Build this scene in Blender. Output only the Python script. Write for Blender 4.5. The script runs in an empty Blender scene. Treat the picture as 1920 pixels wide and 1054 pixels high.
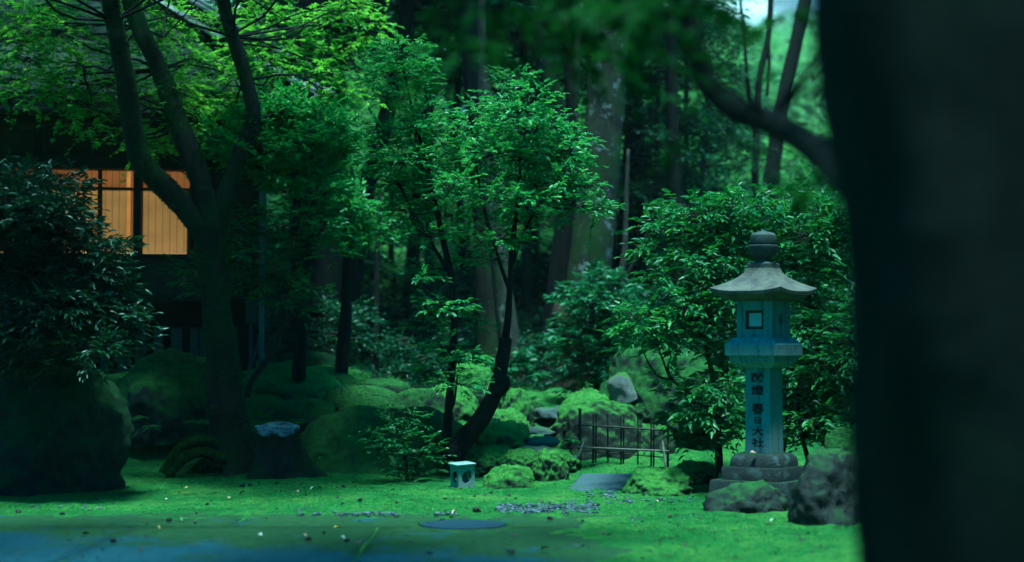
import bpy, bmesh, math, random
import numpy as np
from mathutils import Vector, Matrix

R = math.radians
scene = bpy.context.scene
COL = scene.collection

# ------------------------------------------------------------------ camera
CAM_H, LENS, FPX, HORIZON = 1.3, 60.0, 3200.0, 645.0
PITCH = math.atan((HORIZON - 527.0) / FPX)
cd = bpy.data.cameras.new('camera')
cam = bpy.data.objects.new('camera', cd)
COL.objects.link(cam)
cam.location = (0, 0, CAM_H)
cam.rotation_euler = (math.pi / 2 + PITCH, 0, 0)
cd.lens = LENS
cd.sensor_width = 36.0
cd.clip_start = 0.05
cd.clip_end = 2000
cd.dof.use_dof = True
cd.dof.focus_distance = 15.6
cd.dof.aperture_fstop = 0.9
scene.camera = cam

# ------------------------------------------------------------------ world, sun, exposure
SUN_EL, SUN_AZ = R(79), R(165)      # azimuth clockwise from +Y: almost overhead, slightly behind the viewer
w = bpy.data.worlds.new('World')
scene.world = w
w.use_nodes = True
nt = w.node_tree
nt.nodes.clear()
sky = nt.nodes.new('ShaderNodeTexSky')
sky.sky_type = 'NISHITA'
sky.sun_disc = False
sky.sun_elevation = SUN_EL
sky.sun_rotation = SUN_AZ
sky.air_density = 1.0
sky.dust_density = 4.0
sky.ozone_density = 1.0
bgn = nt.nodes.new('ShaderNodeBackground')
bgn.inputs['Strength'].default_value = 0.063
wo = nt.nodes.new('ShaderNodeOutputWorld')
tint = nt.nodes.new('ShaderNodeMix')      # daylight filtered by the leaf canopy: teal
tint.data_type = 'RGBA'
tint.blend_type = 'MULTIPLY'
tint.inputs[0].default_value = 1.0
tint.inputs[7].default_value = (0.08, 0.70, 1.10, 1)
nt.links.new(sky.outputs[0], tint.inputs[6])
nt.links.new(tint.outputs[2], bgn.inputs[0])
nt.links.new(bgn.outputs[0], wo.inputs[0])

sl = bpy.data.lights.new('sun', 'SUN')
sl.energy = 5.0
sl.angle = R(9)
sl.color = (0.72, 1.0, 0.74)
sun = bpy.data.objects.new('sun', sl)
COL.objects.link(sun)
sd = Vector((math.sin(SUN_AZ) * math.cos(SUN_EL), math.cos(SUN_AZ) * math.cos(SUN_EL), math.sin(SUN_EL)))
sun.rotation_euler = sd.to_track_quat('Z', 'Y').to_euler()

vs = scene.view_settings
vs.view_transform = 'Standard'
vs.look = 'None'
vs.gamma = 1.0
vs.use_curve_mapping = False
vs.exposure = 0.95
vs.use_white_balance = True
vs.white_balance_temperature = 5000
vs.white_balance_tint = 0

scene.cycles.max_bounces = 6
scene.cycles.diffuse_bounces = 3
scene.cycles.glossy_bounces = 2
scene.cycles.transmission_bounces = 4
scene.cycles.transparent_max_bounces = 8
scene.cycles.use_denoising = True
scene.cycles.caustics_reflective = False
scene.cycles.caustics_refractive = False

# ------------------------------------------------------------------ helpers
def P(px, py, D):
    """world point at depth y=D seen at photo pixel (px,py)"""
    a, b = (px - 960.0) / FPX, -(py - 527.0) / FPX
    cp, sp = math.cos(PITCH), math.sin(PITCH)
    dy, dz = cp - b * sp, sp + b * cp
    t = D / dy
    return Vector((a * t, D, CAM_H + dz * t))

def S(px, D):
    return px * D / FPX

def _h(ix, iy, iz, seed):
    n = (ix * 374761393 + iy * 668265263 + iz * 2147483647 + seed * 974634777) & 0xFFFFFFFF
    n = ((n ^ (n >> 13)) * 1274126177) & 0xFFFFFFFF
    n = ((n ^ (n >> 16)) * 2246822519) & 0xFFFFFFFF
    return ((n ^ (n >> 15)) & 0xFFFFFF) / float(0x7FFFFF) - 1.0

def vnoise(p, seed=0):
    p = np.asarray(p, float)
    f = np.floor(p)
    i = f.astype(np.int64)
    t = p - f
    t = t * t * (3 - 2 * t)
    r = 0
    for dx in (0, 1):
        for dy in (0, 1):
            for dz in (0, 1):
                wgt = (t[:, 0] if dx else 1 - t[:, 0]) * (t[:, 1] if dy else 1 - t[:, 1]) * (t[:, 2] if dz else 1 - t[:, 2])
                r = r + wgt * _h(i[:, 0] + dx, i[:, 1] + dy, i[:, 2] + dz, seed)
    return r

def fbm(p, octv=4, seed=0, gain=.5):
    p = np.asarray(p, float)
    a, s, r = 1.0, 0.0, 0
    for o in range(octv):
        r = r + a * vnoise(p * (2.0 ** o) + 17.3 * o, seed + o)
        s += a
        a *= gain
    return r / s

def sstep(a, b, x):
    t = np.clip((np.asarray(x, float) - a) / (b - a), 0, 1)
    return t * t * (3 - 2 * t)

def mesh(name, V, F, smooth=True):
    """F: array (n,3)/(n,4) or list of such arrays or a list of index lists"""
    me = bpy.data.meshes.new(name)
    V = np.asarray(V, np.float32).reshape(-1, 3)
    if isinstance(F, np.ndarray):
        F = [F]
    if len(F) and not isinstance(F[0], np.ndarray):
        me.from_pydata(V.tolist(), [], [list(f) for f in F])
    else:
        F = [f for f in F if len(f)]
        loops = np.concatenate([f.ravel() for f in F]).astype(np.int32)
        tot = np.concatenate([np.full(len(f), f.shape[1], np.int32) for f in F])
        start = np.concatenate([[0], np.cumsum(tot)[:-1]]).astype(np.int32)
        me.vertices.add(len(V))
        me.vertices.foreach_set('co', V.ravel())
        me.loops.add(len(loops))
        me.loops.foreach_set('vertex_index', loops)
        me.polygons.add(len(tot))
        me.polygons.foreach_set('loop_start', start)
        me.polygons.foreach_set('loop_total', tot)
    if smooth:
        me.polygons.foreach_set('use_smooth', np.ones(len(me.polygons), bool))
    me.update(calc_edges=True)
    me.validate()
    return me

def tag(o, label=None, cat=None, group=None, kind=None):
    for k, v in (('label', label), ('category', cat), ('group', group), ('kind', kind)):
        if v:
            o[k] = v
    return o

def ob(name, me, mat=None, parent=None):
    o = bpy.data.objects.new(name, me)
    COL.objects.link(o)
    if mat is not None and not me.materials:
        me.materials.append(mat)
    if parent is not None:
        o.parent = parent
    return o

def empty(name, loc, label, cat, rz=0.0, group=None):
    o = bpy.data.objects.new(name, None)
    o.empty_display_size = 0.2
    COL.objects.link(o)
    o.location = loc
    o.rotation_euler = (0, 0, rz)
    return tag(o, label, cat, group)

def child(name, V, F, mat, root, smooth=True, world=True):
    """mesh part; V in world space is moved into the root's (unrotated) space"""
    V = np.asarray(V, float).reshape(-1, 3)
    if world:
        V = V - np.array(root.location)
    return ob(name, mesh(name, V, F, smooth), mat, root)

BOXF = [(0, 1, 3, 2), (4, 6, 7, 5), (0, 4, 5, 1), (2, 3, 7, 6), (0, 2, 6, 4), (1, 5, 7, 3)]
def boxv(x0, x1, y0, y1, z0, z1):
    return [(x, y, z) for x in (x0, x1) for y in (y0, y1) for z in (z0, z1)]
def box(name, b, mat, parent, bev=0.0):
    """bevelled box, b = (x0,x1,y0,y1,z0,z1) in the parent's space"""
    bm = bmesh.new()
    vv = [bm.verts.new(v) for v in boxv(*b)]
    for f in BOXF:
        bm.faces.new([vv[i] for i in f])
    bmesh.ops.recalc_face_normals(bm, faces=bm.faces)
    if bev:
        bmesh.ops.bevel(bm, geom=list(bm.edges), offset=bev, segments=1, affect='EDGES')
    me = bpy.data.meshes.new(name)
    bm.to_mesh(me)
    bm.free()
    return ob(name, me, mat, parent)

def catmull(pts, n):
    pts = np.asarray(pts, float)
    p = np.vstack([2 * pts[0] - pts[1], pts, 2 * pts[-1] - pts[-2]])
    out = []
    for i in range(1, len(p) - 2):
        for t in np.linspace(0, 1, n, endpoint=False):
            a, b, c, d = p[i - 1], p[i], p[i + 1], p[i + 2]
            out.append(.5 * ((2 * b) + (c - a) * t + (2 * a - 5 * b + 4 * c - d) * t * t + (3 * b - a - 3 * c + d) * t ** 3))
    out.append(p[-2])
    return np.array(out)

def tube(pts, rad, sides=8, sub=4, rough=0.0, seed=0, freq=6.0, cap=True, base=0):
    """tapered tube through pts, optional bark relief; returns V, F(list)"""
    q = catmull(np.hstack([np.asarray(pts, float), np.asarray(rad, float).reshape(-1, 1)]), sub) if sub > 1 else np.hstack([np.asarray(pts, float), np.asarray(rad, float).reshape(-1, 1)])
    c, r = q[:, :3], np.maximum(q[:, 3], 1e-4)
    n = len(c)
    tan = np.gradient(c, axis=0)
    tan /= np.linalg.norm(tan, axis=1, keepdims=True) + 1e-9
    up = np.array([0.13, -1.0, .07]) if abs(tan[0][1]) < .8 else np.array([1.0, .1, 0])
    ux = np.cross(tan, up)
    ux /= np.linalg.norm(ux, axis=1, keepdims=True) + 1e-9
    uy = np.cross(tan, ux)
    ang = np.linspace(0, 2 * math.pi, sides, endpoint=False)
    d = ux[:, None, :] * np.cos(ang)[None, :, None] + uy[:, None, :] * np.sin(ang)[None, :, None]
    V = c[:, None, :] + d * r[:, None, None]
    if rough:
        k = V.reshape(-1, 3) * np.array([freq, freq, freq * .35])
        nz = fbm(k, 4, seed).reshape(n, sides, 1) + .5 * fbm(V.reshape(-1, 3) * 1.7, 2, seed + 9).reshape(n, sides, 1)
        V = V + d * nz * r[:, None, None] * rough
    V = V.reshape(-1, 3)
    i = np.arange(n - 1)[:, None] * sides
    j = np.arange(sides)[None, :]
    j2 = (j + 1) % sides
    F = np.stack([i + j, i + j2, i + sides + j2, i + sides + j], -1).reshape(-1, 4)
    V = np.vstack([V, c[-1] + tan[-1] * r[-1] * .3])
    e = (n - 1) * sides
    T = np.stack([e + j[0], e + j2[0], np.full(sides, n * sides)], -1)
    return V, [F + base, T + base]

def join(parts):
    """concatenate [(V,[F..]),...]"""
    Vs, Fs, b = [], [], 0
    for V, F in parts:
        V = np.asarray(V, float).reshape(-1, 3)
        for f in (F if isinstance(F, list) else [F]):
            Fs.append(np.asarray(f) + b)
        Vs.append(V)
        b += len(V)
    return np.vstack(Vs), Fs

# ------------------------------------------------------------------ materials
class NT:
    def __init__(s, name):
        s.m = bpy.data.materials.new(name)
        s.m.use_nodes = True
        s.t = s.m.node_tree
        s.t.nodes.clear()
        s.out = s.t.nodes.new('ShaderNodeOutputMaterial')
    def n(s, typ, **kw):
        nd = s.t.nodes.new('ShaderNode' + typ)
        for k, v in kw.items():
            if isinstance(k, str) and hasattr(nd, k):
                setattr(nd, k, v)
        return nd
    def l(s, a, b):
        s.t.links.new(a, b)
    def setin(s, nd, key, v):
        if hasattr(v, 'is_linked') or isinstance(v, bpy.types.NodeSocket):
            s.l(v, nd.inputs[key])
        else:
            nd.inputs[key].default_value = v
    def noise(s, scale, detail=4, rough=.55, vec=None, dist=0.0):
        nd = s.n('TexNoise')
        nd.inputs['Scale'].default_value = scale
        nd.inputs['Detail'].default_value = detail
        nd.inputs['Roughness'].default_value = rough
        nd.inputs['Distortion'].default_value = dist
        s.l(vec if vec is not None else s.pos(), nd.inputs['Vector'])
        return nd.outputs['Fac']
    def pos(s):
        if not hasattr(s, '_p'):
            s._g = s.n('NewGeometry')
            s._p = s._g.outputs['Position']
        return s._p
    def obj(s):
        if not hasattr(s, '_o'):
            s._o = s.n('TexCoord').outputs['Object']
        return s._o
    def geo(s):
        s.pos()
        return s._g
    def ramp(s, fac, stops):
        nd = s.n('ValToRGB')
        el = nd.color_ramp.elements
        while len(el) < len(stops):
            el.new(.5)
        for e, (p, c) in zip(el, stops):
            e.position = p
            e.color = (c, c, c, 1) if isinstance(c, (int, float)) else (*c, 1)
        s.l(fac, nd.inputs[0])
        return nd.outputs[0]
    def mix(s, fac, a, b, typ='MIX'):
        nd = s.n('Mix', data_type='RGBA', blend_type=typ)
        for k, v in ((0, fac), (6, a), (7, b)):
            if isinstance(v, bpy.types.NodeSocket):
                s.l(v, nd.inputs[k])
            elif k == 0:
                nd.inputs[0].default_value = v
            else:
                nd.inputs[k].default_value = (*v, 1)
        return nd.outputs[2]
    def math(s, op, a, b=None, clamp=False):
        nd = s.n('Math', operation=op, use_clamp=clamp)
        for k, v in ((0, a), (1, b)):
            if v is None:
                continue
            if isinstance(v, bpy.types.NodeSocket):
                s.l(v, nd.inputs[k])
            else:
                nd.inputs[k].default_value = v
        return nd.outputs[0]
    def bump(s, h, strength=.5, dist=.02):
        nd = s.n('Bump')
        nd.inputs['Strength'].default_value = strength
        nd.inputs['Distance'].default_value = dist
        s.l(h, nd.inputs['Height'])
        return nd.outputs[0]
    def bsdf(s, col, rough=.8, normal=None, spec=.3, metal=0.0, sheen=0.0):
        b = s.n('BsdfPrincipled')
        for k, v in (('Base Color', col), ('Roughness', rough), ('Specular IOR Level', spec), ('Metallic', metal), ('Sheen Weight', sheen)):
            if isinstance(v, bpy.types.NodeSocket):
                s.l(v, b.inputs[k])
            else:
                b.inputs[k].default_value = (*v, 1) if k == 'Base Color' else v
        if normal is not None:
            s.l(normal, b.inputs['Normal'])
        s.b = b
        s.l(b.outputs[0], s.out.inputs[0])
        return b
M = {}

def m_leaf(key, dark, mid, light, trans=.35, gloss=.35, spec=.5):
    t = NT(key)
    rnd = t.geo().outputs['Random Per Island']
    big = t.noise(.9, 2)
    f = t.math('ADD', t.math('MULTIPLY', rnd, .75), t.math('MULTIPLY', big, .35))
    col = t.ramp(f, [(.12, dark), (.55, mid), (.95, light)])
    b = t.bsdf(col, gloss, None, spec)
    tr = t.n('BsdfTranslucent')
    tc = t.mix(.7, col, (1.35, 1.25, .45), 'MULTIPLY')
    t.l(tc, tr.inputs['Color'])
    ms = t.n('MixShader')
    ms.inputs[0].default_value = trans
    t.l(b.outputs[0], ms.inputs[1])
    t.l(tr.outputs[0], ms.inputs[2])
    t.l(ms.outputs[0], t.out.inputs[0])
    M[key] = t.m
m_leaf('leaf_maple', (.08, .22, .03), (.17, .40, .045), (.30, .56, .07), .5, .5, .25)
m_leaf('leaf_broad', (.02, .09, .03), (.04, .16, .04), (.09, .27, .05), .32, .42, .4)
m_leaf('leaf_young', (.035, .15, .05), (.075, .27, .075), (.16, .42, .10), .42, .36, .5)
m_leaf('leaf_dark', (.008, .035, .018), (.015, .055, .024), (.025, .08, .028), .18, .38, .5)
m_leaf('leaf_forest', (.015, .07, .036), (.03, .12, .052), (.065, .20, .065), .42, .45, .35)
m_leaf('leaf_shade', (.009, .045, .027), (.018, .075, .04), (.038, .125, .05), .36, .45, .35)  # dark evergreen green, picked so the crowns read as shaded
m_leaf('leaf_sunlit', (.10, .28, .10), (.19, .44, .15), (.32, .60, .22), .5, .5, .3)  # leaf colour brightened so the foliage reads as sunlit
m_leaf('leaf_blue', (.02, .09, .045), (.035, .14, .06), (.06, .19, .07), .3, .45, .4)
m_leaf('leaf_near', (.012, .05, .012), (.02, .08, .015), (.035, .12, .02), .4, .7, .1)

def m_moss(key, lo, mid, hi, litter=True):
    t = NT(key)
    a = t.noise(1.1, 5, .6)
    b = t.noise(14, 5, .7)
    c = t.noise(90, 3, .7)
    f = t.math('ADD', t.math('MULTIPLY', a, .40), t.math('ADD', t.math('MULTIPLY', b, .38), t.math('MULTIPLY', c, .22)))
    col = t.ramp(f, [(.36, lo), (.5, mid), (.62, hi)])
    if litter:
        d = t.noise(5.5, 6, .72, dist=.4)
        lm = t.ramp(d, [(.57, 0.0), (.66, .8)])
        sp = t.ramp(t.noise(38, 2, .6), [(.62, 0.0), (.69, .8)])
        col = t.mix(t.math('MAXIMUM', lm, sp), col, (.035, .04, .02))
        # beyond the garden the moss gives way to leaf litter
        sx = t.n('SeparateXYZ')
        t.l(t.pos(), sx.inputs[0])
        mr = t.n('MapRange')
        mr.inputs['From Min'].default_value = 25.5
        mr.inputs['From Max'].default_value = 29.0
        t.l(t.math('ADD', sx.outputs['Y'], t.math('MULTIPLY', d, 2.5)), mr.inputs['Value'])
        col = t.mix(mr.outputs[0], col, (.045, .04, .025))
    h = t.math('ADD', b, t.math('MULTIPLY', c, .8))
    t.bsdf(col, .95, t.bump(h, 1.0, .06), .1)
    M[key] = t.m
m_moss('moss_ground', (.022, .10, .03), (.075, .25, .05), (.20, .38, .07))

def m_rock(key, stone_a, stone_b, moss_a, moss_b, cover, edge=.25, lich=None, wet=.7):
    """stone with moss where it faces up; cover = normal-z level at which moss takes over"""
    t = NT(key)
    n1 = t.noise(3.0, 6, .65)
    n2 = t.noise(22, 5, .7)
    n3 = t.noise(110, 3, .7)
    st = t.mix(t.ramp(n1, [(.35, 0.0), (.65, 1.0)]), stone_a, stone_b)
    st = t.mix(t.ramp(n2, [(.45, 0.0), (.75, .6)]), st, tuple(c * .45 for c in stone_a))
    if lich:
        st = t.mix(t.ramp(t.noise(9, 4, .6), [(.57, 0.0), (.63, .85)]), st, lich)
    mo = t.mix(t.ramp(n2, [(.35, 0.0), (.65, 1.0)]), moss_a, moss_b)
    mo = t.mix(t.ramp(n3, [(.35, .35), (.65, 0.0)]), mo, tuple(c * .4 for c in moss_a))
    mo = t.mix(t.ramp(t.noise(6.5, 5, .7, dist=.5), [(.55, 0.0), (.66, .8)]), mo, tuple(.35 * a + .3 * b for a, b in zip(moss_a, stone_a)))
    sx = t.n('SeparateXYZ')
    t.l(t.geo().outputs['Normal'], sx.inputs[0])
    lev = t.math('ADD', sx.outputs['Z'], t.math('MULTIPLY', t.math('SUBTRACT', n1, .5), 1.6))
    mr = t.n('MapRange')
    mr.inputs['From Min'].default_value = cover - edge
    mr.inputs['From Max'].default_value = cover + edge
    t.l(lev, mr.inputs['Value'])
    col = t.mix(mr.outputs[0], st, mo)
    h = t.math('ADD', n2, t.math('MULTIPLY', n3, .7))
    rough = t.math('ADD', t.math('MULTIPLY', mr.outputs[0], .95 - wet), wet)
    t.bsdf(col, rough, t.bump(h, .8, .02), .3)
    M[key] = t.m
m_rock('rock_mossy', (.02, .024, .024), (.045, .05, .048), (.02, .075, .015), (.055, .15, .022), .15)
m_rock('rock_velvet', (.03, .035, .03), (.05, .055, .045), (.018, .065, .014), (.045, .125, .02), -.35)
m_rock('rock_bright', (.012, .016, .014), (.03, .034, .03), (.045, .16, .025), (.12, .27, .04), .2, .3)
m_rock('rock_capped', (.004, .007, .005), (.010, .016, .010), (.045, .16, .025), (.12, .27, .04), .62, .25)
m_rock('rock_bare', (.006, .008, .010), (.017, .021, .024), (.02, .075, .016), (.045, .13, .022), .72, .3, wet=.5)
m_rock('rock_dark', (.014, .017, .017), (.032, .035, .033), (.014, .05, .014), (.03, .09, .02), .2, .4, wet=.6)
m_rock('rock_pale', (.12, .125, .13), (.22, .22, .23), (.05, .13, .02), (.10, .2, .03), .55, .2)
m_rock('root_moss', (.04, .035, .03), (.07, .06, .045), (.04, .12, .018), (.09, .2, .028), .0)
m_rock('step_stone', (.05, .065, .075), (.10, .12, .13), (.04, .11, .02), (.08, .17, .03), .98, .35, wet=.5)
m_rock('lantern_base', (.012, .017, .02), (.028, .034, .038), (.02, .07, .018), (.04, .12, .026), 1.0, .25, lich=(.06, .08, .088))

def m_bark(key, a, b, moss, mosslev, lichen=None, lichlev=.6, freq=1.0):
    t = NT(key)
    mp = t.n('Mapping')
    mp.inputs['Scale'].default_value = (1, 1, .28)
    t.l(t.pos(), mp.inputs['Vector'])
    n1 = t.noise(16 * freq, 6, .7, mp.outputs[0])
    n2 = t.noise(2.2, 4, .6)
    n3 = t.noise(60, 3, .7)
    col = t.mix(t.ramp(n1, [(.35, 0.0), (.65, 1.0)]), a, b)
    if lichen:
        col = t.mix(t.ramp(t.noise(5.5, 5, .7), [(lichlev, 0.0), (lichlev + .05, .9)]), col, lichen)
    mm = t.mix(t.ramp(n3, [(.35, 0.0), (.65, 1.0)]), tuple(c * .5 for c in moss), moss)
    col = t.mix(t.ramp(t.math('ADD', t.math('MULTIPLY', n2, .75), t.math('MULTIPLY', n3, .25)), [(mosslev - .06, 0.0), (mosslev + .08, .95)]), col, mm)
    t.bsdf(col, .9, t.bump(t.math('ADD', n1, t.math('MULTIPLY', n3, .4)), 1.0, .03), .2)
    M[key] = t.m
m_bark('bark_maple', (.014, .013, .012), (.036, .033, .029), (.018, .055, .014), .52)
m_bark('bark_dark', (.008, .008, .008), (.02, .019, .017), (.02, .05, .015), .66)
m_bark('bark_forest', (.016, .014, .012), (.036, .031, .026), (.05, .10, .02), .56)
m_bark('bark_lichen', (.022, .02, .018), (.05, .045, .038), (.045, .09, .02), .50, (.24, .26, .26), .56)
m_bark('bark_pale', (.03, .027, .023), (.065, .058, .05), (.04, .08, .022), .58, (.2, .215, .21), .62)
m_bark('bark_red', (.03, .019, .015), (.065, .042, .032), (.04, .08, .02), .66)
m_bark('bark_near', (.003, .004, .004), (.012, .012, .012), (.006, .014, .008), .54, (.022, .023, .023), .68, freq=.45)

def m_wood(key, a, b, rough=.75, scale=(6, 6, 40), spec=.25):
    t = NT(key)
    mp = t.n('Mapping')
    mp.inputs['Scale'].default_value = scale
    t.l(t.obj(), mp.inputs['Vector'])
    n = t.noise(1.0, 6, .7, mp.outputs[0], .6)
    n2 = t.noise(2.5, 3, .6)
    f = t.math('ADD', t.math('MULTIPLY', n, .6), t.math('MULTIPLY', n2, .4))
    t.bsdf(t.ramp(f, [(.32, a), (.68, b)]), rough, t.bump(n, .4, .01), spec)
    M[key] = t.m
m_wood('wood_wall', (.03, .023, .018), (.075, .056, .042))
m_wood('wood_post', (.014, .011, .009), (.03, .023, .018))
m_wood('wood_grey', (.05, .05, .052), (.11, .11, .11), scale=(40, 6, 6))
m_wood('wood_board', (.05, .046, .043), (.11, .10, .09))
m_wood('wood_ridge', (.10, .105, .12), (.22, .23, .25), scale=(3, 30, 30))
m_wood('bamboo_old', (.016, .014, .013), (.042, .036, .031), .55)
m_wood('bamboo_pale', (.08, .08, .07), (.17, .165, .14), .45)
m_wood('lamp_frame', (.05, .03, .018), (.10, .06, .035))

def m_simple(key, a, b, scale=12, rough=.6, spec=.4, metal=0.0, bump=.3, lo=.35, hi=.65):
    t = NT(key)
    n = t.noise(scale, 5, .65, t.obj())
    n2 = t.noise(scale * 7, 3, .6, t.obj())
    t.bsdf(t.ramp(t.math('ADD', t.math('MULTIPLY', n, .7), t.math('MULTIPLY', n2, .3)), [(lo, a), (hi, b)]), rough, t.bump(n2, bump, .004), spec, metal)
    M[key] = t.m
def m_granite(key, a, b, lich, streak):
    t = NT(key)
    n1 = t.noise(5, 5, .65, t.obj())
    sp = t.n('TexVoronoi')
    sp.inputs['Scale'].default_value = 130
    t.l(t.obj(), sp.inputs['Vector'])
    n2 = t.noise(60, 4, .75, t.obj())
    f = t.math('ADD', t.math('MULTIPLY', n1, .35), t.math('ADD', t.math('MULTIPLY', n2, .45), t.math('MULTIPLY', sp.outputs['Distance'], .35)))
    col = t.ramp(f, [(.33, a), (.66, b)])
    mp = t.n('Mapping')
    mp.inputs['Scale'].default_value = (22, 22, 1.6)
    t.l(t.obj(), mp.inputs['Vector'])
    col = t.mix(t.ramp(t.noise(1.0, 4, .6, mp.outputs[0]), [(.50, 0.0), (.68, .7)]), col, streak)
    col = t.mix(t.ramp(t.noise(17, 5, .7, t.obj()), [(.60, 0.0), (.66, .65)]), col, lich)
    t.bsdf(col, .8, t.bump(t.math('ADD', n2, t.math('MULTIPLY', n1, .6)), .9, .006), .25)
    M[key] = t.m
m_granite('granite', (.075, .13, .155), (.25, .34, .38), (.26, .31, .30), (.04, .07, .075))
m_simple('granite_roof', (.05, .045, .05), (.15, .135, .115), 9, .85, .3, bump=.8)
m_simple('granite_dark', (.03, .04, .042), (.075, .085, .085), 14, .8, .3, bump=.8)
m_simple('ceramic', (.13, .18, .18), (.27, .33, .33), 7, .55, .4, lo=.28, hi=.55)
m_simple('ink', (.006, .008, .009), (.012, .014, .015), 20, .8)
m_simple('paper_blue', (.4, .5, .58), (.5, .6, .68), 3, .6)
m_simple('pipe', (.05, .08, .10), (.10, .14, .17), 6, .45, .5, .3)
m_simple('iron', (.012, .032, .06), (.028, .06, .10), 25, .5, .5, .2)
m_leaf('pebble', (.008, .012, .022), (.03, .042, .07), (.10, .12, .16), .0, .5, .45)
m_simple('seed', (.008, .008, .008), (.02, .018, .015), 20, .7)
m_simple('leaf_yellow', (.30, .20, .03), (.5, .38, .08), 20, .6)
m_simple('leaf_pink', (.35, .18, .14), (.55, .36, .30), 20, .6)
m_simple('leaf_brown', (.08, .035, .02), (.16, .07, .035), 20, .7)
m_simple('leaf_white', (.5, .48, .42), (.7, .68, .62), 20, .6)
m_simple('concrete', (.11, .115, .11), (.2, .205, .195), 6, .8, .3)
m_simple('ramp_stone', (.03, .055, .07), (.085, .12, .145), 40, .6, .4, bump=1.0)
m_simple('room', (.02, .012, .008), (.03, .02, .012), 5, .9)

def m_paving():
    t = NT('paving')
    n = t.noise(1.6, 6, .65, dist=.5)
    n2 = t.noise(12, 5, .7)
    n3 = t.noise(80, 3, .7)
    st = t.ramp(t.math('ADD', t.math('MULTIPLY', n2, .5), t.math('MULTIPLY', n3, .5)), [(.35, (.008, .034, .052)), (.65, (.034, .10, .14))])
    mo = t.ramp(t.math('ADD', t.math('MULTIPLY', n2, .6), t.math('MULTIPLY', n3, .4)), [(.35, (.010, .036, .014)), (.65, (.034, .085, .024))])
    sx = t.n('SeparateXYZ')
    t.l(t.pos(), sx.inputs[0])
    mr = t.n('MapRange')            # moss has crept in from the lawn edge, the trodden side is bare
    mr.inputs['From Min'].default_value = 10.0
    mr.inputs['From Max'].default_value = 11.5
    t.l(t.math('ADD', sx.outputs['Y'], t.math('MULTIPLY', sx.outputs['X'], .38)), mr.inputs['Value'])
    f = t.math('ADD', t.math('MULTIPLY', mr.outputs[0], .62), n)
    mask = t.ramp(f, [(.52, 0.0), (.74, 1.0)])
    pale = t.ramp(t.noise(2.3, 4, .6, dist=.8), [(.60, 0.0), (.66, .8)])
    col = t.mix(t.math('SUBTRACT', mask, pale, True), st, mo)
    t.bsdf(col, .8, t.bump(t.math('ADD', n2, n3), .7, .01), .2)
    M['paving'] = t.m
m_paving()

def m_blind():
    t = NT('blind')
    wv = t.n('TexWave', wave_type='BANDS', bands_direction='Z')
    wv.inputs['Scale'].default_value = 26
    wv.inputs['Distortion'].default_value = .8
    wv.inputs['Detail'].default_value = 3
    t.l(t.obj(), wv.inputs['Vector'])
    n = t.noise(3, 4, .6, t.obj())
    a = t.n('BsdfTransparent')
    a.inputs[0].default_value = (1.0, .88, .66, 1)
    b = t.bsdf((.06, .045, .03), .7)
    ms = t.n('MixShader')
    t.l(t.ramp(t.math('ADD', t.math('MULTIPLY', wv.outputs['Fac'], .7), t.math('MULTIPLY', n, .3)), [(.2, .25), (.8, .62)]), ms.inputs[0])
    t.l(a.outputs[0], ms.inputs[1])
    t.l(b.outputs[0], ms.inputs[2])
    t.l(ms.outputs[0], t.out.inputs[0])
    M['blind'] = t.m
m_blind()

def m_lit(key, col, st):
    t = NT(key)
    n = t.noise(1.6, 3, .5, t.obj())
    e = t.n('Emission')
    t.l(t.mix(t.ramp(n, [(.3, 0.0), (.7, 1.0)]), tuple(c * .55 for c in col), col), e.inputs[0])
    e.inputs[1].default_value = st
    t.l(e.outputs[0], t.out.inputs[0])
    M[key] = t.m
m_lit('paper_lit', (1.0, .63, .25), .68)
m_lit('paper_strip', (1.0, .50, .15), 1.1)
m_lit('paper_transom', (1.0, .42, .14), .42)

# ------------------------------------------------------------------ ground
def H0(x, y):
    x = np.asarray(x, float)
    y = np.asarray(y, float)
    cen = np.interp(y, [-50, 16.6, 17.6, 19.0, 22, 27, 36, 42, 60, 130, 200, 400], [0, 0, .10, .33, .58, .74, 1.1, 1.9, 4.4, 18.5, 21, 22])
    lef = np.interp(y, [-50, 16.8, 17.6, 18.4, 19.2, 22, 27, 36, 42, 60, 130, 200, 400], [0, 0, .14, .62, .93, .95, 1.0, 1.2, 1.9, 4.4, 18.5, 21, 22])
    k = sstep(-1.2, -2.3, x)
    h = cen * (1 - k) + lef * k
    h = h + sstep(60, 160, np.abs(x)) * 14
    # hollow where the ramp goes down between the banks, banks either side
    return h

def H(x, y, fine=True):
    x = np.asarray(x, float)
    y = np.asarray(y, float)
    shp = x.shape
    h = H0(x, y)
    p = np.stack([x.ravel(), y.ravel(), np.zeros(x.size)], 1)
    g = sstep(9, 10, y) * 1.0
    n = fbm(p * .55, 3, 3).reshape(shp) * .035
    bank = sstep(16.0, 17.6, y) * (1 - sstep(26, 32, y))
    n = n + bank * (np.maximum(fbm(p * 1.9 + 4.1, 3, 21).reshape(shp), -.15) * .16)
    n = n + sstep(26, 36, y) * fbm(p * .16, 4, 5).reshape(shp) * 1.0
    wob = fbm(p * 1.3 + 9.0, 4, 43, .6).reshape(shp)
    flat = sstep(13.02, 12.72, y + wob * .95 + .12) * sstep(.86, .45, x + wob * .7 + .1)       # level bed under the paving, moss creeping over its edge
    n = n * (1 - flat)
    if fine:
        n = n + (fbm(p * 8.0, 4, 31, .6).reshape(shp) * .022 + np.maximum(fbm(p * 3.1, 3, 37).reshape(shp), 0) * .03) * (1 - flat)
    return h + n * g + .012 * (1 - flat) * sstep(9, 10, y) - flat * .02

def Hs(x, y):
    return float(H(np.array([x]), np.array([y]), False)[0])

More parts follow.
